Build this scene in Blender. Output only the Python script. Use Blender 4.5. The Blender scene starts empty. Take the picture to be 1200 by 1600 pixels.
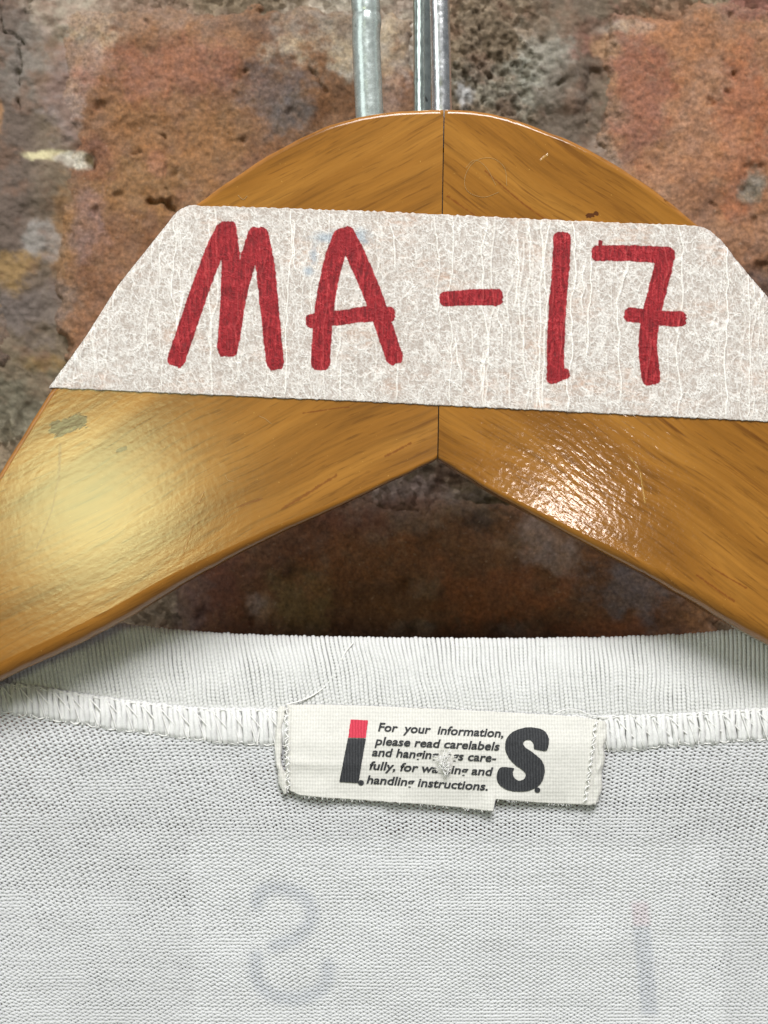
import bpy, bmesh, math, random
import numpy as np

scene = bpy.context.scene
COL = scene.collection
R = math.radians
S = 0.000086          # metres covered by one photograph pixel on the front face of the hanger
D = 0.20              # camera distance from that face

# ------------------------------------------------------------------ camera
cd = bpy.data.cameras.new('camera'); cam = bpy.data.objects.new('camera', cd); COL.objects.link(cam)
cam.location = (0, -D, 0); cam.rotation_euler = (R(90), 0, 0)
cd.sensor_fit = 'HORIZONTAL'; cd.sensor_width = 36; cd.lens = 18 * D / (600 * S)
cd.clip_start = 0.005; cd.clip_end = 20
cd.dof.use_dof = True; cd.dof.focus_distance = D + 0.002; cd.dof.aperture_fstop = 55
scene.camera = cam
# ------------------------------------------------------------------ world, lamps, exposure
w = bpy.data.worlds.new('World'); scene.world = w; w.use_nodes = True
bg = w.node_tree.nodes['Background']; bg.inputs[0].default_value = (0.90, 0.95, 1.0, 1); bg.inputs[1].default_value = 0.14

def area(name, loc, target, size, power, color, sy=None):
    l = bpy.data.lights.new(name, 'AREA'); l.energy = power; l.color = color
    l.size = size
    if size < 0.3: l.shape = 'DISK'
    if sy: l.shape = 'RECTANGLE'; l.size_y = sy
    o = bpy.data.objects.new(name, l); COL.objects.link(o); o.location = loc
    from mathutils import Vector
    d = Vector(target) - Vector(loc); o.rotation_euler = d.to_track_quat('-Z', 'Y').to_euler()
    return o
area('ceiling_light', (0.08, -0.76, 0.84), (0, 0.02, 0), 0.50, 19.0, (1.0, 0.985, 0.98))
area('side_fill', (-1.25, -1.0, 0.35), (0, 0, 0.02), 0.9, 8.0, (0.93, 1.0, 0.965), 1.2)  # added fill lamp at the left, brightens hook wires and cloth
area('window_light', (-0.200, -0.82, 0.004), (-0.03, 0, 0), 0.110, 0.86, (0.93, 1.0, 0.50))
area('bulb_light', (0.118, -0.82, -0.010), (0.02, 0, 0), 0.038, 0.25, (1.0, 0.86, 0.76))
scene.view_settings.view_transform = 'Standard'; scene.view_settings.look = 'None'
scene.view_settings.exposure = 0.0; scene.view_settings.gamma = 1.0
scene.render.engine = 'CYCLES'

# ------------------------------------------------------------------ small tools
def P(px, py, y):
    k = S * (D + y) / D
    return np.stack(np.broadcast_arrays((np.asarray(px, float) - 600) * k, np.asarray(y, float) + 0 * k, (800 - np.asarray(py, float)) * k), -1)

def lin(r, g, b):
    f = lambda c: ((c / 255 + 0.055) / 1.055) ** 2.4 if c > 10 else c / 255 / 12.92
    return np.array([f(r), f(g), f(b)])

def _hash(ix, iy, seed):
    h = (ix.astype(np.int64) * 374761393 + iy.astype(np.int64) * 668265263 + seed * 974711) & 0xffffffff
    h = ((h ^ (h >> 13)) * 1274126177) & 0xffffffff
    h = (h ^ (h >> 16)) & 0xffffff
    return h / float(0xffffff) * 2 - 1

def vnoise(x, y, seed=0):
    x = np.asarray(x, float); y = np.asarray(y, float)
    ix = np.floor(x); iy = np.floor(y); fx = x - ix; fy = y - iy
    fx = fx * fx * fx * (fx * (fx * 6 - 15) + 10); fy = fy * fy * fy * (fy * (fy * 6 - 15) + 10)
    a = _hash(ix, iy, seed); b = _hash(ix + 1, iy, seed); c = _hash(ix, iy + 1, seed); d = _hash(ix + 1, iy + 1, seed)
    return (a * (1 - fx) + b * fx) * (1 - fy) + (c * (1 - fx) + d * fx) * fy

def fbm(x, y, seed=0, oct=5, rough=0.55):
    s = 0; a = 1; t = 0
    for i in range(oct):
        c, sn = math.cos(i * 0.7), math.sin(i * 0.7)
        s = s + a * vnoise((x * c - y * sn) * 2 ** i + i * 17.3, (x * sn + y * c) * 2 ** i - i * 9.1, seed + i * 31)
        t += a; a *= rough
    return s / t

def sstep(a, b, x):
    t = np.clip((x - a) / (b - a), 0, 1); return t * t * (3 - 2 * t)

def mesh_np(name, V, F, mat=None, parent=None, smooth=True, attrs=None, quads=True):
    me = bpy.data.meshes.new(name)
    V = np.asarray(V, np.float32).reshape(-1, 3); F = np.asarray(F, np.int32)
    n = F.shape[1]
    me.vertices.add(len(V)); me.vertices.foreach_set('co', V.ravel())
    me.loops.add(F.size); me.loops.foreach_set('vertex_index', F.ravel())
    me.polygons.add(len(F)); me.polygons.foreach_set('loop_start', np.arange(0, F.size, n, dtype=np.int32))
    me.polygons.foreach_set('loop_total', np.full(len(F), n, np.int32))
    if smooth: me.polygons.foreach_set('use_smooth', np.ones(len(F), bool))
    me.update(); me.validate()
    for k, a in (attrs or {}).items():
        a = np.asarray(a, np.float32)
        if a.ndim == 2:
            at = me.attributes.new(k, 'FLOAT_COLOR', 'POINT')
            at.data.foreach_set('color', np.concatenate([a, np.ones((len(a), 1), np.float32)], 1).ravel())
        else:
            at = me.attributes.new(k, 'FLOAT', 'POINT'); at.data.foreach_set('value', a.ravel())
    if mat: me.materials.append(mat)
    o = bpy.data.objects.new(name, me); COL.objects.link(o)
    if parent: o.parent = parent
    return o

def grid_faces(nr, nc, flip=False, wrap=False):
    r = np.arange(nr - 1)[:, None]; c = np.arange(nc if wrap else nc - 1)[None, :]
    a = r * nc + c; b = r * nc + (c + 1) % nc; e = (r + 1) * nc + (c + 1) % nc; d = (r + 1) * nc + c
    F = np.stack([a, b, e, d], -1).reshape(-1, 4)
    return F[:, ::-1] if flip else F

def tubes(paths, rad, sides=6, start=0.0):
    """paths (n, m, 3), rad scalar / (n, m); full tubes with frames taken against the view axis"""
    paths = np.asarray(paths, float)
    T = np.gradient(paths, axis=1); T /= np.linalg.norm(T, axis=2, keepdims=True) + 1e-12
    up = np.array([0.03, -1.0, 0.05]); N = up - (T * up).sum(2, keepdims=True) * T
    N /= np.linalg.norm(N, axis=2, keepdims=True) + 1e-12; B = np.cross(T, N)
    rad = np.broadcast_to(np.asarray(rad, float), paths.shape[:2])[..., None, None]
    ph = (np.arange(sides) / sides * 2 * np.pi + start)[None, None, :, None]
    V = paths[:, :, None, :] + rad * (np.cos(ph) * N[:, :, None, :] + np.sin(ph) * B[:, :, None, :])
    n, m = paths.shape[:2]; f = grid_faces(m, sides, wrap=True)
    F = (f[None] + (np.arange(n) * m * sides)[:, None, None]).reshape(-1, 4)
    return V.reshape(-1, 3), F

def merge(parts):
    Vs, Fs, k = [], [], 0
    for V, F in parts:
        Vs.append(V); Fs.append(F + k); k += len(V)
    return np.concatenate(Vs), np.concatenate(Fs)

def empty(name, loc, label, cat, group=None):
    o = bpy.data.objects.new(name, None); COL.objects.link(o); o.location = loc; o.empty_display_size = 0.01
    o['label'] = label; o['category'] = cat
    if group: o['group'] = group
    return o

def attach(ob, par):           # keep the world place of a mesh built in world coordinates
    ob.parent = par; ob.location = tuple(-c for c in par.location)
    return ob

# ------------------------------------------------------------------ node helpers
class NT:
    def __init__(s, name):
        s.m = bpy.data.materials.new(name); s.m.use_nodes = True; s.t = s.m.node_tree
        s.b = s.t.nodes['Principled BSDF']; s.out = s.t.nodes['Material Output']
    def n(s, kind, ins=None, **kw):
        o = s.t.nodes.new(kind)
        for k, v in kw.items(): setattr(o, k, v)
        for k, v in (ins or {}).items():
            if hasattr(v, 'is_output') and isinstance(v, bpy.types.NodeSocket): s.t.links.new(v, o.inputs[k])
            else: o.inputs[k].default_value = v
        return o
    def math(s, op, a, b=0.0, c=None, clamp=False):
        d = {0: a, 1: b}
        if c is not None: d[2] = c
        return s.n('ShaderNodeMath', d, operation=op, use_clamp=clamp).outputs[0]
    def mix(s, f, a, b, mode='MIX'):
        o = s.n('ShaderNodeMix', data_type='RGBA', blend_type=mode)
        for k, v in ((0, f), (6, a), (7, b)):
            if isinstance(v, bpy.types.NodeSocket): s.t.links.new(v, o.inputs[k])
            else:
                o.inputs[k].default_value = v if k == 0 else (tuple(v) + (1,))[:4]
        return o.outputs[2]
    def ramp(s, f, stops, interp='LINEAR'):
        o = s.n('ShaderNodeValToRGB', {0: f}); e = o.color_ramp.elements; o.color_ramp.interpolation = interp
        while len(e) > 1: e.remove(e[0])
        e[0].position = stops[0][0]; e[0].color = (*stops[0][1], 1) if not np.isscalar(stops[0][1]) else (*[stops[0][1]] * 3, 1)
        for p, c in stops[1:]:
            x = e.new(p); x.color = (*c, 1) if not np.isscalar(c) else (c, c, c, 1)
        return o.outputs[0]
    def noise(s, vec, scale, detail=4, rough=0.55, dist=0.0):
        return s.n('ShaderNodeTexNoise', {'Vector': vec, 'Scale': scale, 'Detail': detail, 'Roughness': rough, 'Distortion': dist}).outputs[0]
    def obj(s): return s.n('ShaderNodeTexCoord').outputs['Object']
    def mapping(s, vec, rot=(0, 0, 0), scale=(1, 1, 1), loc=(0, 0, 0)):
        return s.n('ShaderNodeMapping', {'Vector': vec, 'Rotation': rot, 'Scale': scale, 'Location': loc}).outputs[0]
    def attr(s, name, out=2): return s.n('ShaderNodeAttribute', attribute_name=name).outputs[out]
    def bump(s, h, strength, dist, normal=None):  # strength may be a socket
        d = {'Height': h, 'Strength': strength, 'Distance': dist}
        if normal is not None: d['Normal'] = normal
        return s.n('ShaderNodeBump', d).outputs[0]
    def set(s, **kw):
        for k, v in kw.items():
            k = k.replace('_', ' ')
            if isinstance(v, bpy.types.NodeSocket): s.t.links.new(v, s.b.inputs[k])
            else: s.b.inputs[k].default_value = v
        return s.m
def c4(c): return (float(c[0]), float(c[1]), float(c[2]), 1.0)
def c3(c): return (float(c[0]), float(c[1]), float(c[2]))

# ------------------------------------------------------------------ materials
def brick_material():
    t = NT('worn_brick'); v = t.obj()
    base = t.attr('tone', 0)
    n1 = t.noise(v, 350, 6, 0.62); n2 = t.noise(v, 1500, 5, 0.7); n3 = t.noise(v, 4200, 3, 0.7)
    c = t.mix(t.ramp(n1, [(0.36, 0.0), (0.66, 1.0)]), base, t.mix(1.0, base, (1.14, 1.0, 0.80), 'MULTIPLY'))
    c = t.mix(1.0, c, t.ramp(n2, [(0.30, 0.55), (0.5, 0.95), (0.72, 1.45)]), 'MULTIPLY')
    c = t.mix(1.0, c, t.ramp(n3, [(0.30, 0.72), (0.5, 1.0), (0.72, 1.3)]), 'MULTIPLY')
    fl = t.ramp(t.noise(v, 1900, 3, 0.6), [(0.66, 0.0), (0.72, 1.0)])
    c = t.mix(t.math('MULTIPLY', fl, 0.35), c, (0.42, 0.33, 0.26))
    dk = t.ramp(t.noise(v, 900, 4, 0.65), [(0.30, 1.0), (0.36, 0.0)])
    c = t.mix(t.math('MULTIPLY', dk, 0.4), c, (0.06, 0.035, 0.025))
    h = t.math('ADD', t.math('MULTIPLY', n2, 0.6), t.math('MULTIPLY', n3, 0.4))
    nb = t.bump(h, 0.6, 0.00038)
    nb = t.bump(dk, -0.6, 0.0003, nb)
    return t.set(Base_Color=c, Roughness=0.85, Normal=nb, Specular_IOR_Level=0.3)

def mortar_material():
    t = NT('old_mortar'); v = t.obj()
    base = t.attr('tone', 0)
    vo = t.n('ShaderNodeTexVoronoi', {'Vector': v, 'Scale': 900.0, 'Randomness': 1.0})
    n2 = t.noise(v, 1100, 6, 0.7); n3 = t.noise(v, 3600, 3, 0.7)
    bw = t.n('ShaderNodeRGBToBW', {0: vo.outputs['Color']}).outputs[0]
    c = t.mix(1.0, base, t.ramp(bw, [(0.2, (0.62, 0.58, 0.52)), (0.5, (0.95, 0.93, 0.90)), (0.8, (1.35, 1.36, 1.36))]), 'MULTIPLY')
    c = t.mix(1.0, c, t.ramp(n2, [(0.30, 0.6), (0.5, 1.0), (0.7, 1.4)]), 'MULTIPLY')
    gr = t.attr('grit')
    c = t.mix(gr, t.mix(1.0, base, t.ramp(n2, [(0.30, 0.8), (0.5, 1.0), (0.7, 1.2)]), 'MULTIPLY'), c)
    h = t.math('ADD', t.math('MULTIPLY', n2, 0.7), t.math('MULTIPLY', n3, 0.3))
    nb = t.bump(h, 0.7, 0.0005)
    nb = t.bump(vo.outputs['Distance'], t.math('MULTIPLY', gr, -0.5), 0.0003, nb)
    nb = t.bump(h, t.math('MULTIPLY', gr, 0.6), 0.0004, nb)
    return t.set(Base_Color=c, Roughness=0.92, Normal=nb, Specular_IOR_Level=0.3)

def seg_dist(t, v, x0, z0, x1, z1):
    """distance of the shading point to a segment in the hanger face plane"""
    a = (x0, 0.0, z0); d = (x1 - x0, 0.0, z1 - z0); L2 = d[0] ** 2 + d[2] ** 2
    p = t.n('ShaderNodeVectorMath', {0: v, 1: (1, 0, 1)}, operation='MULTIPLY').outputs[0]
    pa = t.n('ShaderNodeVectorMath', {0: p, 1: a}, operation='SUBTRACT').outputs[0]
    dt = t.n('ShaderNodeVectorMath', {0: pa, 1: d}, operation='DOT_PRODUCT').outputs['Value']
    h = t.math('DIVIDE', dt, L2, clamp=True)
    sc = t.n('ShaderNodeVectorMath', {0: d, 'Scale': h}, operation='SCALE').outputs[0]
    q = t.n('ShaderNodeVectorMath', {0: pa, 1: sc}, operation='SUBTRACT').outputs[0]
    return t.n('ShaderNodeVectorMath', {0: q}, operation='LENGTH').outputs['Value']

def wood_material(name, ang, marks, scars, seed, peel=1.0, gloss=0.13):
    t = NT(name); v = t.obj()
    # bend the grain a little, then look along it
    wv = t.n('ShaderNodeTexNoise', {'Vector': v, 'Scale': 28.0, 'Detail': 2.0}).outputs['Color']
    wv = t.n('ShaderNodeVectorMath', {0: wv, 1: (0.5, 0.5, 0.5)}, operation='SUBTRACT').outputs[0]
    wv = t.n('ShaderNodeVectorMath', {0: wv, 'Scale': 0.005}, operation='SCALE').outputs[0]
    vv = t.n('ShaderNodeVectorMath', {0: v, 1: wv}, operation='ADD').outputs[0]
    g = t.mapping(vv, rot=(0, R(ang), 0), loc=(seed, 0, seed * 0.3))
    gs = t.mapping(g, scale=(70, 300, 1300)); gp = t.mapping(g, scale=(170, 400, 2300)); gb = t.mapping(g, scale=(16, 60, 150))
    fine = t.noise(gs, 1.0, 6, 0.65)
    pores = t.ramp(t.noise(gp, 1.0, 3, 0.6), [(0.34, 1.0), (0.43, 0.0)])
    long_ = t.ramp(t.noise(gs, 0.55, 3, 0.6, 0.4), [(0.30, 1.0), (0.39, 0.0)])
    zone = t.ramp(t.noise(v, 60, 2, 0.5), [(0.40, 0.0), (0.60, 1.0)])
    long_ = t.math('MULTIPLY', long_, zone)
    broad = t.noise(gb, 1.0, 4, 0.6, 0.6)
    c = t.ramp(broad, [(0.30, c3(lin(120, 77, 24))), (0.5, c3(lin(142, 94, 33))), (0.70, c3(lin(160, 110, 44)))])
    c = t.mix(1.0, c, t.ramp(fine, [(0.30, 0.74), (0.5, 1.0), (0.72, 1.16)]), 'MULTIPLY')
    c = t.mix(t.math('MULTIPLY', pores, 0.42), c, c3(lin(84, 50, 14)))
    c = t.mix(t.math('MULTIPLY', long_, 0.7), c, c3(lin(84, 46, 10)))
    spk = t.ramp(t.noise(v, 2600, 2, 0.6), [(0.70, 0.0), (0.76, 1.0)])
    c = t.mix(t.math('MULTIPLY', spk, 0.4), c, c3(lin(224, 180, 96)))
    # lit rim: pale highlight painted along the outline, strongest on the top edge
    rim = t.attr('rim'); rn = t.noise(v, 700, 4, 0.7)
    rimf = t.math('MULTIPLY', rim, t.ramp(rn, [(0.32, 0.25), (0.60, 1.0)]))
    c = t.mix(t.math('MULTIPLY', rimf, 0.35), c, c3(lin(206, 142, 92)))
    nz = t.noise(v, 1500, 4, 0.7)
    h_orange = t.noise(v, 1150, 1.5, 0.5)
    orange2 = t.noise(t.mapping(g, scale=(420, 800, 1600)), 1.0, 2, 0.5)
    nb = t.bump(h_orange, 0.4, 0.000040 * peel)
    nb = t.bump(orange2, 0.5, 0.000040 * peel, nb)
    nb = t.bump(t.math('ADD', pores, long_), -0.5, 0.00010, nb)
    for (x0, y0, x1, y1, wd, kind) in marks:      # scratches seen in the varnish, photograph pixels on the face
        a = ((x0 - 600) * S, (800 - y0) * S, (x1 - 600) * S, (800 - y1) * S)
        dd = seg_dist(t, vv if kind > 0 else v, *a)
        dd = t.math('ADD', dd, t.math('MULTIPLY', t.math('SUBTRACT', nz, 0.5), wd * S * 3.0))
        m = t.n('ShaderNodeMapRange', {'Value': dd, 'From Min': 0.2 * wd * S, 'From Max': wd * S, 'To Min': 1.0, 'To Max': 0.0}, clamp=True).outputs[0]
        tone = c3(lin(110, 58, 20)) if kind > 0 else c3(lin(226, 186, 110))
        c = t.mix(t.math('MULTIPLY', m, 0.7 if kind > 0 else 0.3), c, tone)
        nb = t.bump(m, -0.7 if kind > 0 else 0.5, 0.0001, nb)
    for (x0, y0, r_, st) in scars:                # chewed spots where the varnish is broken
        cx, cz = (x0 - 600) * S, (800 - y0) * S
        dd = seg_dist(t, v, cx - r_ * S * 0.7, cz - r_ * S * 0.25, cx + r_ * S * 0.7, cz + r_ * S * 0.25)
        m = t.n('ShaderNodeMapRange', {'Value': dd, 'From Min': 0.0, 'From Max': r_ * S, 'To Min': 1.0, 'To Max': 0.0}, clamp=True).outputs[0]
        sn = t.noise(t.mapping(g, scale=(500, 900, 1500)), 1.0, 4, 0.7)
        m = t.ramp(t.math('MULTIPLY', m, sn), [(0.27, 0.0), (0.31, 1.0)])
        c = t.mix(t.math('MULTIPLY', m, st), c, c3(lin(70, 34, 14)))
        nb = t.bump(m, -0.8, 0.00025, nb)
    rough = t.ramp(nz, [(0.3, 0.34), (0.7, 0.5)])
    return t.set(Base_Color=c, Roughness=rough, Normal=nb, Specular_IOR_Level=0.05, Coat_Weight=0.85, Coat_Roughness=gloss, Coat_Normal=nb)

def metal_material(name, base, rough, aniso_scale):
    t = NT(name); v = t.obj()
    st = t.noise(t.mapping(v, scale=(3000, 3000, 90)), 1.0, 4, 0.65)
    n = t.noise(v, 900, 5, 0.7)
    c = t.mix(1.0, c3(base), t.ramp(n, [(0.3, 0.72), (0.5, 1.0), (0.7, 1.12)]), 'MULTIPLY')
    pit = t.ramp(t.noise(t.mapping(v, scale=(1600, 1600, 500)), 1.0, 3, 0.6), [(0.27, 1.0), (0.33, 0.0)])
    c = t.mix(t.math('MULTIPLY', pit, 0.7), c, (0.05, 0.05, 0.05))
    nb = t.bump(st, 0.5, 0.00006 * aniso_scale)
    nb = t.bump(t.noise(v, 260, 3, 0.6), 0.4, 0.0004, nb)
    return t.set(Base_Color=c, Metallic=0.92 if aniso_scale > 0.5 else 0.5, Roughness=t.ramp(n, [(0.3, rough * 0.75), (0.7, rough * 1.3)]), Normal=nb)

def tape_material():
    t = NT('crepe_paper_tape'); v = t.obj()
    fib = t.attr('fibre'); rid = t.attr('ridge'); ink = t.attr('ink'); blue = t.attr('smudge'); old = t.attr('stain')
    fn = t.noise(v, 5200, 3, 0.7); mid = t.noise(v, 1500, 4, 0.7)
    c = t.mix(t.math('ADD', t.math('MULTIPLY', fib, 0.58), t.math('ADD', 0.10, t.math('MULTIPLY', t.math('SUBTRACT', t.noise(v, 3800, 3, 0.7), 0.5), 1.7)), clamp=True),
              c3(lin(168, 156, 148)), c3(lin(232, 230, 227)))
    cw = t.n('ShaderNodeVectorMath', {0: t.n('ShaderNodeTexNoise', {'Vector': v, 'Scale': 900.0, 'Detail': 2.0}).outputs['Color'], 'Scale': 0.0011}, operation='SCALE').outputs[0]
    cv = t.mapping(t.n('ShaderNodeVectorMath', {0: v, 1: cw}, operation='ADD').outputs[0], scale=(1050, 1, 480))
    ed = t.n('ShaderNodeTexVoronoi', {'Vector': cv, 'Scale': 1.0}, feature='DISTANCE_TO_EDGE').outputs['Distance']
    crk = t.math('MULTIPLY', t.ramp(ed, [(0.03, 1.0), (0.10, 0.0)]), t.ramp(t.noise(v, 420, 3, 0.6), [(0.40, 0.15), (0.60, 0.9)]))
    c = t.mix(t.math('MULTIPLY', crk, 0.42), c, c3(lin(244, 241, 237)))
    c = t.mix(t.math('MULTIPLY', old, 0.45), c, c3(lin(190, 140, 105)))
    c = t.mix(t.ramp(rid, [(0.12, 0.0), (0.75, 0.75)]), c, c3(lin(246, 243, 238)))
    c = t.mix(t.math('MULTIPLY', blue, 0.42), c, c3(lin(112, 150, 178)))
    # felt-tip ink: 'ink' holds the distance to the stroke edge in pixels (positive inside)
    wob = t.math('MULTIPLY', t.math('SUBTRACT', t.noise(v, 2400, 3, 0.7), 0.5), 3.2)
    e = t.n('ShaderNodeMapRange', {'Value': t.math('ADD', ink, wob), 'From Min': -0.8, 'From Max': 0.9}, clamp=True).outputs[0]
    str_ = t.noise(t.mapping(v, scale=(2600, 1, 420)), 1.0, 4, 0.7)
    ic = t.ramp(t.math('ADD', t.math('MULTIPLY', str_, 0.7), t.math('MULTIPLY', fib, 0.12)),
                [(0.30, c3(lin(104, 8, 18))), (0.44, c3(lin(148, 24, 34))), (0.60, c3(lin(190, 66, 70)))])
    ic = t.mix(t.math('MULTIPLY', t.ramp(fn, [(0.60, 0.0), (0.75, 1.0)]), 0.35), ic, c3(lin(225, 110, 105)))
    ic = t.mix(t.math('MULTIPLY', t.attr('overlap'), 0.45), ic, c3(lin(128, 14, 26)))
    ic = t.mix(t.math('MULTIPLY', rid, 0.35), ic, c3(lin(214, 92, 92)))
    c = t.mix(e, c, ic)
    h = t.math('ADD', t.math('MULTIPLY', fib, 0.6), t.math('MULTIPLY', fn, 0.5))
    nb = t.bump(h, 0.55, 0.00010)
    nb = t.bump(mid, 0.35, 0.00016, nb)
    nb = t.bump(crk, 0.6, 0.00007, nb)
    return t.set(Base_Color=c, Roughness=0.7, Normal=nb, Specular_IOR_Level=0.35)

def cotton_material(name, base, ghost=False, weave=0, thin=0.15):
    t = NT(name); v = t.obj()
    n = t.noise(v, 3500, 3, 0.7); n2 = t.noise(v, 220, 3, 0.6)
    c = t.mix(1.0, c3(base), t.ramp(n, [(0.3, 0.90), (0.7, 1.06)]), 'MULTIPLY')
    c = t.mix(1.0, c, t.ramp(n2, [(0.3, 0.965), (0.7, 1.02)]), 'MULTIPLY')
    if ghost:
        tint = t.attr('tint', 0)
        c = t.mix(1.0, c, tint, 'MULTIPLY')
    h = n
    if weave:
        wx = t.n('ShaderNodeTexWave', {'Vector': v, 'Scale': 800.0, 'Distortion': 1.5, 'Detail': 2.0, 'Detail Scale': 2.0}, bands_direction='X').outputs['Fac']
        wz = t.n('ShaderNodeTexWave', {'Vector': v, 'Scale': 620.0, 'Distortion': 1.5, 'Detail': 2.0, 'Detail Scale': 2.0}, bands_direction='Z').outputs['Fac']
        ww = t.math('ADD', wx, t.math('MULTIPLY', wz, 0.6))
        h = t.math('ADD', t.math('MULTIPLY', n, 0.4), ww)
        c = t.mix(1.0, c, t.ramp(t.math('MULTIPLY', ww, 0.6), [(0.0, 0.86), (1.0, 1.05)]), 'MULTIPLY')
    nb = t.bump(h, 0.45, 0.00006)
    m = t.set(Base_Color=c, Roughness=0.9, Normal=nb, Specular_IOR_Level=0.2, Sheen_Weight=0.15)
    tr = t.n('ShaderNodeBsdfTranslucent', {'Color': c}); mx = t.n('ShaderNodeMixShader', {0: thin})
    t.t.links.new(t.b.outputs[0], mx.inputs[1]); t.t.links.new(tr.outputs[0], mx.inputs[2]); t.t.links.new(mx.outputs[0], t.out.inputs[0])
    return m

def print_material(name, dark, light):
    t = NT(name); v = t.obj()
    n = t.noise(v, 4800, 3, 0.7)
    wx = t.n('ShaderNodeTexWave', {'Vector': v, 'Scale': 800.0, 'Distortion': 2.0, 'Detail': 2.0}, bands_direction='X').outputs['Fac']
    f = t.math('ADD', t.math('MULTIPLY', n, 0.75), t.math('MULTIPLY', wx, 0.25))
    c = t.ramp(f, [(0.38, c3(dark)), (0.72, c3(light))])
    return t.set(Base_Color=c, Roughness=0.85, Normal=t.bump(f, 0.5, 0.00008))

M_brick = brick_material(); M_mortar = mortar_material()

# ------------------------------------------------------------------ the wall: uneven bricks in worn mortar
YW = 0.050; KW = S * (D + YW) / D
WALL = empty('brick_wall', (0, YW + 0.02, -0.2), 'old worn red and brown brick wall with rough crumbling mortar behind the wooden hanger', 'wall')

def WP(px, py, out):            # wall point: photo pixel at the wall plane, 'out' metres proud of it
    return np.stack([(px - 600) * KW, YW - out, (800 - py) * KW], -1)

def blobs(X, Y, col, spec, seed):
    wx = fbm(X / 55, Y / 55, seed, 5, 0.6) ; wy = fbm(X / 34 + 40, Y / 34, seed + 5, 5, 0.6); wz = fbm(X / 30, Y / 30 + 70, seed + 6, 5, 0.6); ww = fbm(X / 9, Y / 9, seed + 7, 3, 0.7)
    for (cx, cy, rx, ry, c, st) in spec:
        d = np.sqrt(((X - cx) / rx + 0.5 * wy) ** 2 + ((Y - cy) / ry + 0.5 * wz) ** 2) + 0.75 * wx + 0.30 * ww
        m = (st * sstep(1.20, 0.50, d))[..., None]
        col = col * (1 - m) + lin(*c) * m
    return col

def mute(c):
    g = c.mean(-1, keepdims=True); return np.clip((g + (c - g) * 0.76) * np.array([0.76, 0.80, 0.80]), 0.01, 1)

TONES = [  # places where the old wall changes colour: lime bloom, dark spots, orange cores, cement smears
    (560, 40, 120, 95, (205, 186, 168), 0.9), (470, 20, 70, 30, (196, 172, 152), 0.7), (600, 160, 40, 60, (190, 150, 135), 0.6),
    (125, 20, 70, 60, (196, 178, 155), 0.85), (110, 100, 55, 75, (176, 138, 124), 0.75), (190, 20, 120, 40, (172, 132, 112), 0.55),
    (100, 165, 30, 55, (165, 140, 135), 0.7), (430, 150, 70, 60, (116, 98, 98), 0.75), (455, 175, 40, 40, (120, 108, 108), 0.6), (420, 40, 150, 30, (128, 96, 84), 0.5),
    (230, 210, 60, 90, (160, 106, 56), 0.8), (200, 290, 80, 60, (156, 108, 56), 0.75), (330, 230, 70, 90, (158, 108, 60), 0.75), (150, 240, 35, 40, (128, 74, 58), 0.6),
    (260, 110, 120, 50, (158, 96, 72), 0.7), (100, 380, 20, 90, (158, 110, 58), 0.8), (140, 360, 30, 60, (150, 112, 108), 0.6), (160, 470, 70, 70, (142, 92, 62), 0.6),
    (240, 250, 20, 26, (170, 106, 84), 0.5), (70, 245, 40, 9, (226, 206, 150), 0.95), (115, 250, 26, 10, (214, 200, 182), 0.95), (68, 375, 26, 30, (168, 156, 150), 0.7),
    (40, 100, 55, 70, (148, 134, 124), 0.6), (25, 430, 38, 30, (166, 124, 62), 0.9), (60, 480, 60, 45, (134, 116, 112), 0.55), (72, 570, 40, 14, (150, 112, 52), 0.8),
    (20, 640, 90, 60, (120, 112, 92), 0.7), (4, 180, 8, 22, (190, 130, 70), 0.8),
    (850, 95, 50, 70, (170, 160, 146), 0.75), (800, 130, 90, 40, (150, 146, 132), 0.5), (880, 180, 40, 90, (124, 104, 90), 0.7), (845, 30, 60, 30, (150, 120, 96), 0.5),
    (725, 150, 14, 30, (196, 190, 192), 0.7), (960, 60, 60, 50, (166, 98, 80), 0.7), (985, 40, 40, 12, (200, 186, 172), 0.7), (900, 20, 60, 30, (126, 106, 86), 0.6),
    (945, 75, 22, 22, (190, 142, 92), 0.7), (1160, 200, 60, 120, (170, 84, 34), 0.55), (1060, 70, 90, 60, (176, 112, 66), 0.6), (1000, 160, 50, 90, (158, 88, 66), 0.65),
    (1100, 230, 90, 60, (182, 120, 82), 0.55), (1178, 290, 22, 26, (128, 122, 112), 0.85), (1185, 10, 60, 20, (160, 82, 72), 0.7), (1190, 440, 50, 30, (70, 58, 60), 0.7),
    (940, 250, 26, 60, (172, 146, 130), 0.6),
    (640, 770, 90, 26, (178, 146, 136), 0.7), (720, 790, 60, 30, (112, 92, 84), 0.6), (860, 850, 60, 44, (170, 142, 138), 0.6), (1010, 900, 90, 60, (112, 94, 98), 0.85),
    (340, 930, 60, 60, (120, 62, 42), 0.55), (405, 945, 30, 22, (170, 140, 136), 0.6), (470, 930, 60, 60, (120, 96, 50), 0.6), (300, 950, 30, 50, (120, 92, 86), 0.6),
    (660, 915, 30, 22, (150, 120, 100), 0.5), (645, 985, 40, 18, (150, 128, 112), 0.5), (800, 980, 36, 18, (140, 120, 110), 0.5), (560, 870, 120, 60, (146, 86, 40), 0.6),
    (780, 930, 100, 60, (156, 84, 34), 0.6), (930, 985, 70, 20, (150, 82, 30), 0.6), (760, 815, 40, 26, (60, 44, 36), 0.8), (1110, 960, 60, 30, (130, 84, 40), 0.7), (600, 800, 90, 30, (140, 84, 60), 0.6),
]
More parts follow.
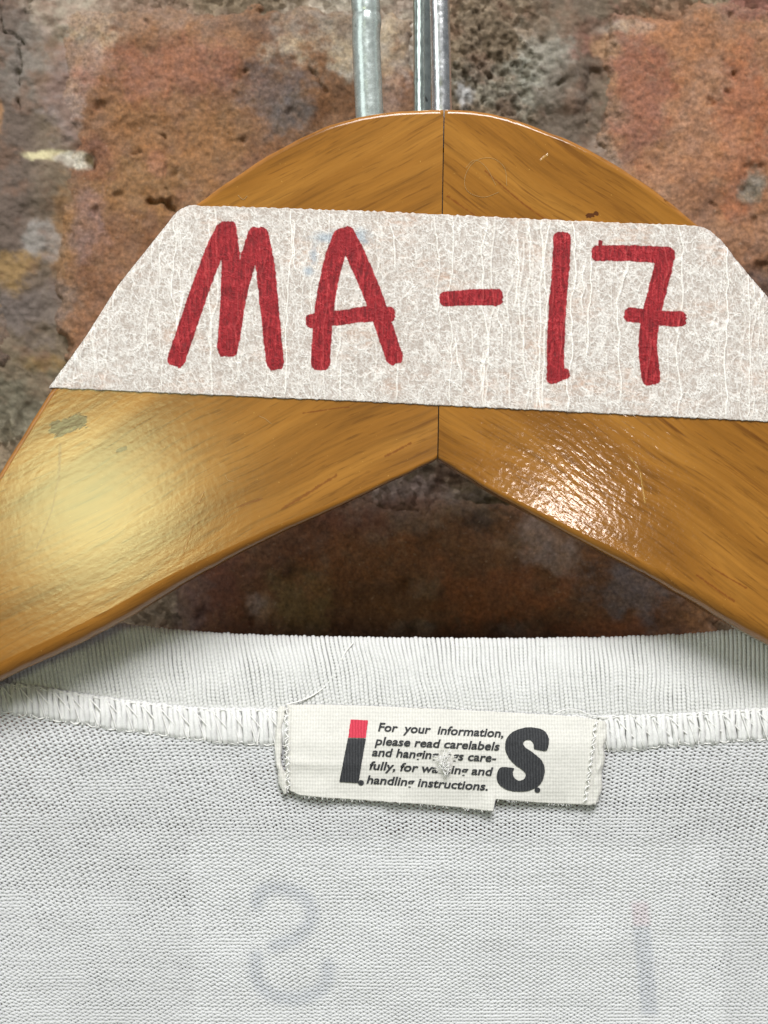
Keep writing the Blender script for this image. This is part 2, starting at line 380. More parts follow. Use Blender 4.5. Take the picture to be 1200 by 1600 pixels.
PITS = [(70, 58, 0, 0), (228, 35, 5, 1.2), (270, 2, 30, 1.6), (134, 128, 6, 0.8), (119, 143, 6, 1.0), (158, 166, 9, 1.2), (141, 254, 9, 3.0), (115, 200, 8, 0.8), (385, 114, 5, 1.2),
        (254, 212, 5, 1.2), (273, 271, 6, 1.0), (188, 308, 10, 1.0), (266, 320, 12, 1.6), (235, 318, 8, 1.0), (368, 150, 6, 0.8), (452, 175, 5, 0.8), (466, 95, 8, 0.8), (384, 218, 5, 1.2),
        (850, 62, 9, 2.2), (836, 95, 5, 1.4), (930, 115, 14, 2.2), (928, 150, 9, 1.4), (1148, 118, 5, 1.4), (1136, 145, 6, 1.2), (1110, 162, 6, 1.0), (1176, 270, 16, 1.8), (1170, 300, 12, 1.4),
        (1040, 12, 30, 1.4), (1113, 318, 4, 1.2), (1192, 420, 12, 1.8), (1144, 22, 6, 1.0), (876, 130, 6, 1.6), (760, 815, 34, 2.6), (770, 838, 9, 1.0), (900, 180, 5, 1.0), (1175, 345, 6, 1.0),
        (640, 915, 14, 1.6), (650, 985, 12, 1.6), (800, 985, 22, 2.0), (470, 905, 20, 1.4), (400, 960, 16, 1.4), (320, 960, 14, 1.6), (700, 760, 20, 1.6), (200, 130, 6, 0.7), (150, 330, 7, 0.9), (75, 395, 6, 1.2)]
CRACKS = [([(5, 0), (5, 22), (6, 45), (15, 57), (27, 60), (37, 72), (33, 88), (33, 108), (30, 122), (32, 150), (32, 172)], 2.2, 1.8),
          ([(52, 0), (46, 18), (42, 26), (52, 27)], 1.8, 1.3), ([(37, 72), (52, 80)], 1.6, 0.8), ([(485, 108), (492, 122), (503, 140), (508, 148)], 2.2, 1.1),
          ([(232, 316), (262, 318), (270, 330), (275, 345)], 3.0, 1.4), ([(258, 200), (256, 260), (258, 300)], 1.6, 0.7), ([(872, 90), (878, 120), (872, 150)], 2.5, 0.9),
          ([(925, 110), (920, 140), (915, 165), (918, 190)], 2.0, 1.2), ([(205, 240), (222, 236)], 1.4, 0.7), ([(1115, 165), (1124, 158)], 1.5, 0.9)]
def relief(X, Y):
    X = X.astype(float); Y = Y.astype(float); h = np.zeros_like(X)
    wx = X + 4 * vnoise(X / 9, Y / 9, 71); wy = Y + 4 * vnoise(X / 9, Y / 9, 72)
    for (cx, cy, r_, dep) in PITS:
        if dep: h -= 0.0007 * dep * np.exp(-(((wx - cx) ** 2 + (wy - cy) ** 2) / r_ ** 2) ** 1.5)
    for pts, wd, dep in CRACKS:
        dm = np.full_like(X, 1e9)
        for (x0, y0), (x1, y1) in zip(pts[:-1], pts[1:]):
            dx, dy = x1 - x0, y1 - y0; u = np.clip(((wx - x0) * dx + (wy - y0) * dy) / (dx * dx + dy * dy), 0, 1)
            dm = np.minimum(dm, np.hypot(wx - x0 - u * dx, wy - y0 - u * dy))
        h -= 0.001 * dep * np.exp(-(dm / wd) ** 2)
    return h

BRICKS = [  # centre x, centre y, half width, half height (photo pixels at the wall), tone, seed, step
    (365, 300, 292, 300, (146, 98, 64), 11, 2.6), (1240, 310, 318, 322, (164, 112, 80), 12, 2.6), (700, 1080, 440, 310, (118, 74, 42), 13, 3.2),
    (-250, 300, 300, 290, (112, 90, 80), 14, 3.2), (-60, 1090, 270, 310, (122, 72, 50), 15, 4), (1560, 1080, 350, 310, (140, 78, 48), 16, 8),
    (60, -480, 290, 290, (150, 88, 60), 17, 8), (800, -480, 380, 300, (140, 92, 66), 18, 8), (1560, -470, 300, 290, (130, 80, 62), 19, 8), (-640, -480, 330, 290, (140, 84, 60), 20, 9),
    (1960, 300, 330, 310, (150, 88, 60), 21, 9), (-700, 1080, 300, 310, (132, 80, 58), 22, 9), (-960, 300, 330, 300, (146, 92, 66), 23, 9),
    (300, 1850, 400, 300, (146, 86, 58), 24, 10), (1150, 1850, 380, 300, (136, 80, 50), 25, 10), (-500, 1850, 340, 300, (150, 92, 62), 26, 10), (1950, 1850, 340, 300, (150, 90, 66), 27, 10)]
for (cx, cy, hw, hh, tone, sd, st) in BRICKS:
    xs = np.arange(cx - hw - 26, cx + hw + 26, st); ys = np.arange(cy - hh - 26, cy + hh + 26, st)
    X, Y = np.meshgrid(xs, ys)
    ux = np.abs(X - cx) / hw; uy = np.abs(Y - cy) / hh
    wr = 34 * fbm(X / 80, Y / 80, sd + 3, 6, 0.65)
    e = np.minimum(hw - np.abs(X - cx), hh - np.abs(Y - cy))
    cr = 46.0; ax = np.maximum(np.abs(X - cx) - (hw - cr), 0); ay = np.maximum(np.abs(Y - cy) - (hh - cr), 0)
    e = np.where((ax > 0) & (ay > 0), cr - np.hypot(ax, ay), e) + wr
    drop = 0.0105 * (1 - sstep(-32, 34, e)) + 0.0006 * (1 - sstep(10, 90, e))
    h = 0.0011 * fbm(X / 120, Y / 120, sd, 4) + 0.00042 * fbm(X / 26, Y / 26, sd + 9, 5, 0.62) + 0.00022 * fbm(X / 6, Y / 6, sd + 19, 3) + 0.0006
    h = h - drop + relief(X, Y)
    col = np.ones(X.shape + (3,)) * lin(*tone)
    f = fbm(X / 60, Y / 60, sd + 50, 5, 0.65)[..., None]
    col = col * (1 + 0.55 * f * np.array([0.7, 0.9, 1.0])); col = blobs(X, Y, col, TONES, 5)
    g = sstep(0.25, 0.5, fbm(X / 30, Y / 30, sd + 80, 5, 0.7))[..., None]
    col = col * (1 - 0.35 * g) + lin(150, 112, 84) * 0.35 * g
    mm = (0.62 * sstep(75, -5, e + 70 * fbm(X / 45, Y / 45, sd + 90, 5, 0.65)))[..., None]
    col = col * (1 - mm) + lin(136, 108, 90) * mm
    o = mesh_np('brick', WP(X, Y, h).reshape(-1, 3), grid_faces(*X.shape), M_brick, None, True, {'tone': mute(col).reshape(-1, 3)})
    attach(o, WALL)
# mortar: fine where the photograph looks, coarser outside
def mortar_patch(x0, x1, y0, y1, st, first):
    X, Y = np.meshgrid(np.arange(x0, x1 + 0.1, st, dtype=float), np.arange(y0, y1 + 0.1, st, dtype=float))
    lump = fbm(X / 70, Y / 70, 37, 4)
    grit = fbm(X / 13, Y / 13, 33, 4, 0.65) * (0.35 + 0.65 * sstep(90, 160, X + 0.6 * sstep(500, 600, Y) * 200))
    gz = sstep(120, 30, np.hypot((X - 765) * 1.0, (Y - 120) * 0.55))
    h = -0.0013 + 0.0014 * lump + (0.0003 + 0.0008 * gz) * grit + 0.0005 * vnoise(X / 5, Y / 5, 39) * (0.4 + gz)
    h += 0.0022 * sstep(0.0, 1.0, 1 - np.hypot((X - 888) / 45, (Y - 130) / 200)) + relief(X, Y) * 0.8
    h += 0.0030 * sstep(0.0, 0.6, 1 - np.hypot((X - 20) / 130, (Y - 200) / 460))
    col = np.ones(X.shape + (3,)) * lin(138, 114, 88)
    col = col * (1 + 0.5 * fbm(X / 40, Y / 40, 60, 5, 0.65)[..., None] * np.array([0.9, 0.95, 1.0]))
    z = sstep(110, 30, X)[..., None] * sstep(560, 480, Y)[..., None]; col = col * (1 - z) + lin(116, 94, 82) * z
    z = sstep(90, 30, np.abs(X - 890))[..., None] * sstep(400, 250, Y)[..., None]; col = col * (1 - 0.7 * z) + lin(122, 100, 86) * 0.7 * z
    col = blobs(X, Y, col, TONES, 5)
    bm_ = (0.5 * sstep(-0.05, 0.35, fbm(X / 50, Y / 50, 97, 5, 0.65)))[..., None]; col = col * (1 - bm_) + lin(140, 96, 70) * bm_
    global GRIT
    GRIT = np.clip(sstep(560, 680, Y + 60 * lump) + sstep(120, 260, X + 40 * lump) * (1 - 0.75 * sstep(80, 30, np.abs(X - 895 - 30 * lump))), 0, 1).ravel()
    return WP(X, Y, h), X.shape, mute(col)
V, shp, c = mortar_patch(-60, 1260, -60, 1020, 3.0, True)
attach(mesh_np('mortar', V.reshape(-1, 3), grid_faces(*shp), M_mortar, None, True, {'tone': c.reshape(-1, 3), 'grit': GRIT}), WALL)
for (x0, x1, y0, y1) in ((-1400, -60, -900, 2400), (1260, 2500, -900, 2400), (-60, 1260, -900, -60), (-60, 1260, 1020, 2400)):
    V, shp, c = mortar_patch(x0, x1, y0, y1, 12.0, False)
    attach(mesh_np('mortar', V.reshape(-1, 3), grid_faces(*shp), M_mortar, None, True, {'tone': c.reshape(-1, 3), 'grit': GRIT}), WALL)

# ------------------------------------------------------------------ the hanger: two wooden halves, glued at the middle
def spline(pts, step):
    """Catmull-Rom through pts, resampled to an even step"""
    p = np.array(pts, float); p = np.vstack([2 * p[0] - p[1], p, 2 * p[-1] - p[-2]]); out = []
    for i in range(1, len(p) - 2):
        t = np.linspace(0, 1, 24, endpoint=False)[:, None]
        a, b, c, d = p[i - 1], p[i], p[i + 1], p[i + 2]
        out.append(0.5 * (2 * b + (c - a) * t + (2 * a - 5 * b + 4 * c - d) * t ** 2 + (3 * b - a - 3 * c + d) * t ** 3))
    out.append(p[-2][None]); q = np.vstack(out)
    L = np.concatenate([[0], np.cumsum(np.hypot(*np.diff(q, axis=0).T))]); n = max(2, int(L[-1] / step))
    s = np.linspace(0, L[-1], n); return np.stack([np.interp(s, L, q[:, 0]), np.interp(s, L, q[:, 1])], 1)

SEAM_T = (694.0, 170.0); SEAM_B = (684.0, 716.0)
L_TOP = [(694, 170), (650, 171), (600, 175), (555, 183), (500, 200), (425, 238), (360, 280), (310, 316), (268, 352), (187, 448), (137, 527), (78, 612), (0, 737), (-60, 840), (-140, 940), (-260, 1030), (-420, 1110)]
L_BOT = [(-420, 1290), (-260, 1200), (-120, 1130), (0, 1064), (90, 1022), (186, 973), (300, 904), (430, 836), (520, 795), (600, 757), (650, 733), (684, 716)]
R_TOP = [(694, 170), (740, 172), (785, 180), (850, 202), (910, 227), (960, 255), (1010, 287), (1050, 317), (1090, 350), (1128, 378), (1165, 427), (1198, 465), (1262, 548), (1340, 668), (1420, 800), (1500, 890), (1620, 960), (1750, 1010)]
R_BOT = [(1750, 1250), (1600, 1190), (1420, 1110), (1300, 1058), (1165, 988), (1080, 938), (1000, 893), (900, 840), (820, 796), (770, 769), (725, 741), (684, 716)]
TH = 0.0088                     # thickness of the hanger
def half(name, top, bot, side, mat, par):
    T = spline(top, 7); B = spline(bot, 7)
    cap = spline([top[-1], ((top[-1][0] + bot[0][0]) / 2 + side * 40, (top[-1][1] + bot[0][1]) / 2), bot[0]], 7)[1:-1]
    path = np.vstack([T, cap, B]).astype(float); nT, nC = len(T), len(cap)
    g = np.gradient(path, axis=0); nrm = np.stack([-g[:, 1], g[:, 0]], 1); nrm /= np.linalg.norm(nrm, axis=1, keepdims=True)
    cen = np.array([600 + side * 450, 620.0])
    if ((cen - path[nT // 2]) * nrm[nT // 2]).sum() < 0: nrm = -nrm
    sd = np.array(SEAM_B) - np.array(SEAM_T); sd /= np.linalg.norm(sd)
    nrm[0] = sd; nrm[-1] = -sd
    for k in range(1, 4): 
        f = k / 4; nrm[k] = nrm[k] * f + sd * (1 - f); nrm[-1 - k] = nrm[-1 - k] * f - sd * (1 - f)
    # the inside fillet is larger on the lower edge than on the top edge
    s = np.linspace(0, 1, len(path)); rr = np.where(np.arange(len(path)) < nT, 8.0, 17.0)
    rr = np.convolve(np.pad(rr, 8, 'edge'), np.ones(17) / 17, 'valid')
    lower = np.arange(len(path)) >= nT + nC
    # fillet shrinks to a sharper arris near the middle notch
    dx = np.abs(path[:, 0] - 684); rr = np.where(lower, rr * (0.30 + 0.70 * sstep(0, 420, dx)) * (1 + 0.55 * sstep(280, 520, dx)), rr)
    path = path + (side * 0.9, 0) * ((np.abs(path[:, 0] - 689) < 8)[:, None])
    rings, ry, rim = [], [], []
    for a in np.linspace(0, 90, 7):
        rings.append(path + nrm * (rr * (1 - math.sin(R(a))))[:, None]); ry.append(rr * S * (1 - math.cos(R(a)))); rim.append(math.sin(R(a)) * (1.0 if a > 10 else 0.3))
    for f in (0.35, 0.7): rings.append(path); ry.append(rr * S * (1 - f) + (TH - rr * S) * f); rim.append(0.6)
    for a in np.linspace(90, 0, 5):
        rings.append(path + nrm * (rr * (1 - math.sin(R(a))))[:, None]); ry.append(TH - rr * S * (1 - math.cos(R(a)))); rim.append(0.3)
    pos = np.stack(rings); dep = np.stack(ry); wob = 0.6 * vnoise(pos[..., 0] / 16, pos[..., 1] / 16, 5)
    pos = pos + (nrm * 1.0)[None] * wob[..., None] * (np.arange(len(rings)) > 1)[:, None, None]
    V = np.stack([(pos[..., 0] - 600) * S, dep, (800 - pos[..., 1]) * S], -1)
    nr, nc = V.shape[:2]
    rimv = np.repeat(np.array(rim), nc).reshape(nr, nc); up = np.where(lower, 0.18, 1.0); rimv = rimv * up[None]
    me = bpy.data.meshes.new(name); bm = bmesh.new()
    vs = [[bm.verts.new(V[i, j]) for j in range(nc)] for i in range(nr)]
    for i in range(nr - 1):
        for j in range(nc - 1):
            f = bm.faces.new((vs[i][j], vs[i][j + 1], vs[i + 1][j + 1], vs[i + 1][j])); f.smooth = True
    back = bm.faces.new(vs[-1]); back.smooth = False
    # the face itself: an even triangulation with points inside, so that no long thin triangles shade it
    from mathutils.geometry import delaunay_2d_cdt
    from mathutils import Vector
    ring = [Vector((float(a) / 100, float(b) / 100)) for a, b in rings[0]]; m = len(ring); pr = np.array([tuple(v) for v in ring])
    gx, gy = np.meshgrid(np.arange(pr[:, 0].min() + 0.1, pr[:, 0].max(), 0.24), np.arange(pr[:, 1].min() + 0.1, pr[:, 1].max(), 0.24)); inner = []
    for a, b in zip(gx.ravel(), gy.ravel()):
        x1, y1 = pr[:, 0], pr[:, 1]; x2, y2 = np.roll(x1, -1), np.roll(y1, -1)
        c = ((y1 > b) != (y2 > b)) & (a < (x2 - x1) * (b - y1) / (y2 - y1 + 1e-12) + x1)
        if c.sum() % 2 and np.hypot(x1 - a, y1 - b).min() > 0.09: inner.append(Vector((float(a), float(b))))
    ov, _, of, orig, _, _ = delaunay_2d_cdt(ring + inner, [], [list(range(m))], 1, 1e-6)
    extra = []
    def vert(i):
        o_ = [q for q in orig[i] if q < m]
        if o_: return vs[0][o_[0]]
        nv = bm.verts.new(((ov[i].x * 100 - 600) * S, 0.0, (800 - ov[i].y * 100) * S)); extra.append(nv); return nv
    vm = [vert(i) for i in range(len(ov))]
    for f in of:
        q = [vm[i] for i in f]
        if len(set(q)) == len(q):
            try: nf = bm.faces.new(q); nf.smooth = False
            except ValueError: pass
    bm.faces.new([vs[i][0] for i in range(nr)] + [vs[i][nc - 1] for i in range(nr - 1, -1, -1)])
    bmesh.ops.recalc_face_normals(bm, faces=bm.faces)
    bmesh.ops.triangulate(bm, faces=[f for f in bm.faces if len(f.verts) > 4])
    bm.to_mesh(me); bm.free()
    at = me.attributes.new('rim', 'FLOAT', 'POINT'); at.data.foreach_set('value', np.concatenate([rimv.ravel(), np.zeros(len(extra))]).astype(np.float32))
    me.materials.append(mat); o = bpy.data.objects.new(name, me); COL.objects.link(o)
    return attach(o, par)

HANGER = empty('clothes_hanger', (0, 0.004, -0.02), 'varnished brown wooden clothes hanger with scratched face and steel hook holding the white shirt', 'hanger')
M_woodL = wood_material('varnished_wood_left', 27, [(93, 690, 92, 745, 3.2, 1), (92, 745, 84, 790, 2.2, 1), (84, 790, 60, 850, 1.6, 1), (318, 770, 312, 785, 1.2, -1), (302, 822, 288, 862, 1.3, -1),
    (440, 800, 520, 750, 3.0, 1), (372, 800, 408, 786, 2.0, 1), (470, 655, 545, 645, 1.6, 1), (600, 715, 640, 690, 2.4, 1)],
    [(106, 664, 27, 0.95), (190, 702, 8, 0.8)], 0.13, 0.42, 0.17)
M_woodR = wood_material('varnished_wood_right', -34, [(982, 712, 1000, 735, 1.5, -1), (1000, 735, 1008, 786, 1.5, -1), (845, 250, 856, 241, 2.2, -1), (905, 185, 880, 175, 1.0, -1),
    (1115, 888, 1170, 915, 2.0, 1), (1090, 900, 1150, 935, 2.2, 1), (760, 268, 860, 345, 1.8, 1), (700, 310, 745, 335, 2.0, 1)], [(925, 336, 9, 0.9), (1050, 308, 12, 0.6), (700, 470, 5, 0.5)], 0.71, 1.05, 0.10)
half('arm', L_TOP, L_BOT, -1, M_woodL, HANGER)['label'] = 'left wooden half with a broad yellowish sheen'
half('arm', R_TOP, R_BOT, 1, M_woodR, HANGER)['label'] = 'right wooden half with a small glittering highlight'

# steel hooks
M_steel = metal_material('brushed_steel', lin(226, 228, 230), 0.24, 1.0)
M_chrome = metal_material('smooth_steel', lin(214, 224, 220), 0.15, 1.0)
M_grey = metal_material('grey_painted_wire', lin(184, 194, 192), 0.25, 0.2)
def wire(name, pts, rad, mat, sides=28, crimp=None):
    q = spline([(a, b) for a, b, _ in pts], 3); dep = np.interp(q[:, 1][::-1], [p[1] for p in pts][::-1], [p[2] for p in pts][::-1])[::-1]
    path = P(q[:, 0], q[:, 1], dep)[None]
    r_ = np.full(len(q), rad)
    if crimp is not None:
        for (yc, wd, am) in crimp: r_ = r_ * (1 + am * np.exp(-((q[:, 1] - yc) / wd) ** 2))
    r_ = r_ * (1 + 0.012 * vnoise(q[:, 1] / 14, q[:, 1] * 0, 3))
    V, F = tubes(path, r_[None], sides)
    return mesh_np(name, V, F, mat)
def hook_path(x, y0, dep0, lean, far=0.0):     # from inside the wood, straight up, then round over the rail above the picture
    pts = [(x, y0, dep0), (x - lean * 0.25, y0 - 80, dep0), (x - lean * 0.6, 40, dep0), (x - lean, -60, dep0), (x - lean - 4, -260, dep0), (x - lean - 60, -400, dep0), (x - lean - 180, -470, dep0)]
    return pts
hk = wire('hook', hook_path(692, 235, 0.0044, 7), 15.6 * S * 1.02, M_steel); attach(hk, HANGER)
h2 = wire('hanger_hook', hook_path(662.5, 330, 0.0155, 3), 15.4 * S * 1.06, M_chrome)
h2['label'] = 'smooth shiny steel hook wire directly left of the brushed hook at the middle seam'; h2['category'] = 'hook'; h2['group'] = 'hooks of hangers behind'
h3 = wire('hanger_hook', [(580, 330, 0.0175), (578, 200, 0.0175), (574, 110, 0.0175), (572, 60, 0.0175), (573, 32, 0.0175), (572, 16, 0.0175), (569, -20, 0.0175), (562, -120, 0.0175), (540, -260, 0.0175), (480, -380, 0.0175)],
          22.3 * S * 1.07, M_grey, 32, [(34, 9, 0.06), (22, 2.2, -0.05), (10, 14, 0.02)])
h3['label'] = 'thick dull grey wire hook with a creased collar, leftmost of the hooks'; h3['category'] = 'hook'; h3['group'] = 'hooks of hangers behind'

def stroke_d(X, Y, pts):
    dm = np.full(np.shape(X), 1e9)
    q = spline(pts, 10)
    for (x0, y0), (x1, y1) in zip(q[:-1], q[1:]):
        dx, dy = x1 - x0, y1 - y0; u = np.clip(((X - x0) * dx + (Y - y0) * dy) / (dx * dx + dy * dy), 0, 1)
        dm = np.minimum(dm, np.hypot(X - x0 - u * dx, Y - y0 - u * dy))
    return dm

# ------------------------------------------------------------------ the tape with its red writing
M_tape = tape_material()
def yt(x): return np.interp(x, [60, 295, 600, 900, 1080, 1360], [312, 321, 331, 346, 352.5, 362])
def yb(x): return np.interp(x, [60, 100, 300, 600, 900, 1200, 1360], [604.5, 607, 616, 629, 644, 659, 666])
SILL = ([300, 321, 325, 330, 336, 347, 445, 525, 606, 620], [296, 293, 284, 277, 271, 263, 184, 134, 75, 66])
SILR = ([340, 352, 355, 360, 376, 405, 427, 465, 548, 668, 690], [1084, 1092, 1101, 1111, 1129, 1151, 1169, 1202, 1266, 1345, 1360])
def build_tape():
    st = 1.55; NV = int(296 / st); v = np.linspace(0, 1, NV)
    NU = int(1290 / st)
    # local frame: rows run along the tape; every row starts and ends at the hanger's own edges
    xl = np.zeros(NV); xr = np.zeros(NV)
    for i, vi in enumerate(v):
        x = 200.0
        for _ in range(12): x = np.interp(yt(x) * (1 - vi) + yb(x) * vi, *SILL)
        xl[i] = x; x = 1200.0
        for _ in range(12): x = np.interp(yt(x) * (1 - vi) + yb(x) * vi, *SILR)
        xr[i] = x
    xs = np.arange(62, 1350, st)
    U, Vv = np.meshgrid(xs, v); U = np.clip(U, xl[:, None], xr[:, None])
    Y = yt(U) * (1 - Vv) + yb(U) * Vv
    rag = (1.1 * vnoise(U / 5, U * 0, 21) * (Vv < 1e-6) + 0.9 * vnoise(U / 5, U * 0, 22) * (Vv > 1 - 1e-6)); Y = Y + rag
    # crepe ridges: thin, wavering, mostly across the tape, some of them branch
    rng = np.random.RandomState(4); ridge = np.zeros_like(U); x = 70.0
    while x < 1350:
        a0, a1 = (0, 1) if rng.rand() < 0.45 else sorted(rng.rand(2))
        if a1 - a0 < 0.15: a1 = min(1, a0 + 0.25)
        wob = 7 * vnoise(Vv * 4.5, Vv * 0 + x, 8) + 2.8 * vnoise(Vv * 17, Vv * 0 + x, 9) + (rng.rand() - 0.5) * 8 * Vv
        xp = x + wob - 6 * (Vv - 0.5); am = rng.uniform(0.15, 1.0) * sstep(a0 - 0.04, a0 + 0.04, Vv) * sstep(a1 + 0.04, a1 - 0.04, Vv)
        ridge = np.maximum(ridge, am * np.exp(-((U - xp) / rng.uniform(0.9, 1.35)) ** 2)); x += rng.uniform(4.0, 19)
    # paper fibres laid down one by one
    nr, nc = U.shape; fib = np.zeros((nr, nc)); N = 17000
    fx = rng.uniform(62, 1350, N); fy = rng.uniform(0, 296, N); th = rng.normal(math.pi / 2, 0.6, N) + (rng.rand(N) < 0.25) * math.pi / 2; cu = rng.normal(0, 0.16, N); amp = rng.uniform(0.15, 1.0, N) ** 1.3; ln = rng.randint(5, 17, N)
    for k in range(16):
        m = ln > k; ci = ((fx - 62) / st).astype(int); ri = (fy / 296 * (NV - 1)).astype(int)
        ok = m & (ci >= 0) & (ci < nc) & (ri >= 0) & (ri < nr); np.maximum.at(fib, (ri[ok], ci[ok]), amp[ok])
        fx = fx + np.cos(th) * 1.5; fy = fy + np.sin(th) * 1.5; th = th + cu
    fib = np.clip(fib + 0.2 * vnoise(U / 7, Y / 7, 44), 0, 1)
    # red strokes
    ST = [([(276, 562), (290, 520), (313, 452), (336, 392), (351, 362)], 13, 13.5), ([(356, 358), (361, 410), (360, 470), (356, 544)], 13, 15.5), ([(364, 530), (372, 470), (384, 420), (401, 368)], 10, 13),
          ([(405, 368), (415, 420), (422, 490), (430, 566)], 14, 13), ([(501, 566), (505, 500), (516, 430), (534, 372)], 14, 13.5), ([(540, 368), (562, 412), (588, 476), (616, 558)], 14, 12.5), ([(520, 400), (536, 368), (556, 392)], 11, 11),
          ([(487, 502), (530, 497), (575, 491), (607, 492)], 10, 11.5), ([(697, 467), (740, 465), (775, 465)], 11, 12), ([(878, 374), (876, 420), (871, 480), (868, 540), (868, 585)], 12.5, 12.5), ([(862, 590), (882, 584)], 9, 6),
          ([(934, 396), (980, 396), (1042, 399)], 11, 12), ([(938, 378), (937, 390)], 2, 5), ([(1040, 402), (1028, 450), (1016, 500), (1012, 545), (1017, 590)], 13, 13.5), ([(984, 492), (1020, 496), (1062, 499)], 10, 11)]
    sd = np.full(U.shape, -60.0); over = np.zeros_like(U)
    for pts, r0, r1 in ST:
        q = spline(pts, 6); n = len(q) - 1
        for k in range(n):
            (x0, y0), (x1, y1) = q[k], q[k + 1]; dx, dy = x1 - x0, y1 - y0; rr = r0 + (r1 - r0) * k / n
            w_ = np.clip(((U - x0) * dx + (Y - y0) * dy) / (dx * dx + dy * dy), 0, 1)
            dd = rr - np.maximum(np.hypot(U - x0 - w_ * dx, Y - y0 - w_ * dy) , 0)
            Ls = math.hypot(dx, dy); al = ((U - x0) * dx + (Y - y0) * dy) / Ls
            if k == 0: dd = np.minimum(dd, al + 0.8 * rr + 1.2 * vnoise(U / 3, Y / 3, 66))
            if k == n - 1: dd = np.minimum(dd, Ls - al + 0.8 * rr + 1.2 * vnoise(U / 3, Y / 3, 67))
            sd = np.maximum(sd, dd)
        over += sstep(-1, 3, np.maximum.reduce([r0 - 1.5 - stroke_d(U, Y, pts)]))
    sd = sd + 1.4 + 0.7 * vnoise(U / 6, Y / 6, 14)
    sm = np.zeros_like(U)
    for (cx, cy, rx, ry) in ((507, 372, 26, 9), (545, 372, 34, 14), (570, 378, 8, 6), (484, 424, 9, 8), (490, 400, 7, 14)):
        sm = np.maximum(sm, np.clip(1.3 - np.hypot((U - cx) / rx, (Y - cy) / ry) + 0.7 * fbm(U / 12, Y / 12, 4), 0, 1))
    stain = np.clip(fbm(U / 70, Y / 40, 90, 4) * 1.4 + 0.1, 0, 1) * np.clip(0.4 + fbm(U / 9, Y / 4, 91, 3), 0, 1)
    # depth: lies on the face, rolls over the outer edges
    el = U - xl[:, None]; er = xr[:, None] - U; e = np.minimum(el, er); rad = 13.0
    roll = np.where(e < rad, rad - np.sqrt(np.maximum(rad ** 2 - (rad - np.maximum(e, 0)) ** 2, 0)), 0) * S
    puck = sstep(60, 0, e)
    crease = puck * (0.00012 * vnoise(U / 6 + Y / 9, Y / 40, 55))
    dep = -0.00016 + roll * 0.75 - ridge * 0.00022 - fib * 0.000012 - 0.00006 * fbm(U / 40, Y / 40, 70) + crease
    # small crack in the tape above the glued joint
    V = P(U, Y, dep); V = np.stack([(U - 600) * S, dep, (800 - Y) * S], -1)
    # tails that pass round the edges to the back
    parts_V = []
    def tail(xe, sgn):
        out = []
        for k, dpt in enumerate((0.0016, 0.004, 0.0065, 0.0090)):
            yy = yt(xe) * (1 - v) + yb(xe) * v
            out.append(np.stack([(xe + sgn * 0.6 - 600) * S, np.full(NV, dpt), (800 - yy) * S], -1))
        yy = yt(xe) * (1 - v) + yb(xe) * v
        out.append(np.stack([(xe - sgn * 60 - 600) * S, np.full(NV, 0.0093), (800 - yy) * S], -1)); return out
    lt = tail(xl, -1)[::-1]; rt = tail(xr, 1)
    cols = lt + [V[:, j] for j in range(nc)] + rt
    G = np.stack(cols, 1); nl, nrr = len(lt), len(rt)
    def pad(a, fill=0.0): return np.concatenate([np.full((nr, nl), fill), a, np.full((nr, nrr), fill)], 1).ravel()
    F = grid_faces(nr, G.shape[1])
    return mesh_np('masking_tape', G.reshape(-1, 3), F, M_tape, None, True,
                   {'fibre': pad(fib, .4), 'ridge': pad(ridge), 'ink': pad(sd, -60), 'overlap': pad(np.clip(over - 1, 0, 1)), 'smudge': pad(sm), 'stain': pad(stain)})
tape = build_tape()
so = tape.modifiers.new('thickness', 'SOLIDIFY'); so.thickness = 0.00009; so.offset = -1 if False else 1
tape['label'] = 'strip of off-white crepe masking tape with MA-17 in red marker across the hanger'; tape['category'] = 'tape'

# ------------------------------------------------------------------ the shirt
SHIRT = empty('shirt', (0, 0.006, -0.06), 'white cotton jersey shirt with ribbed collar and sewn neck label, hanging on the wooden hanger', 'shirt')
def ctop(x): return np.interp(x, [-260, 0, 100, 180, 250, 300, 450, 600, 800, 950, 1060, 1150, 1200, 1460], [955, 965, 969, 975, 984, 989, 996, 998, 1000, 998, 994, 986, 980, 950])
_sx = np.arange(-280, 1480, 5.0); _cs = np.convolve(np.pad(ctop(_sx), 8, 'edge'), np.ones(17) / 17, 'valid')
def collar_top(x): return np.interp(x, _sx, _cs)
def seam_top(x): return np.interp(x, [-260, 0, 64, 142, 210, 300, 424, 650, 865, 950, 1040, 1133, 1200, 1460], [1035, 1069, 1077, 1090, 1099, 1109, 1112, 1117, 1121, 1122, 1120, 1114, 1110, 1085])
def seam_bot(x): return np.interp(x, [-260, 0, 112, 210, 337, 424, 650, 865, 950, 1033, 1133, 1200, 1460], [1072, 1110, 1127, 1142, 1157, 1162, 1170, 1173, 1171, 1164, 1157, 1153, 1126])
def fdepth(x, y):              # depth of the cloth
    d = np.interp(y, [960, 1000, 1060, 1110, 1160, 1300, 1600, 2000], [0.0112, 0.0108, 0.0094, 0.0078, 0.0066, 0.0056, 0.0050, 0.0040])
    d = d + 0.0007 * fbm(x / 330, y / 210, 7, 3) + 0.0009 * sstep(300, 0, np.abs(x - 150)) * 0 
    d = d + 0.0008 * np.sin(x / 260 + y / 170 + 0.6)
    return d
M_body = cotton_material('white_jersey', (0.765, 0.775, 0.790), ghost=True, thin=0.30)
M_rib = cotton_material('white_rib', (0.735, 0.74, 0.735))
M_thread = cotton_material('sewing_thread', (0.88, 0.875, 0.86))
M_label = cotton_material('label_cloth', (0.74, 0.73, 0.69), weave=1)

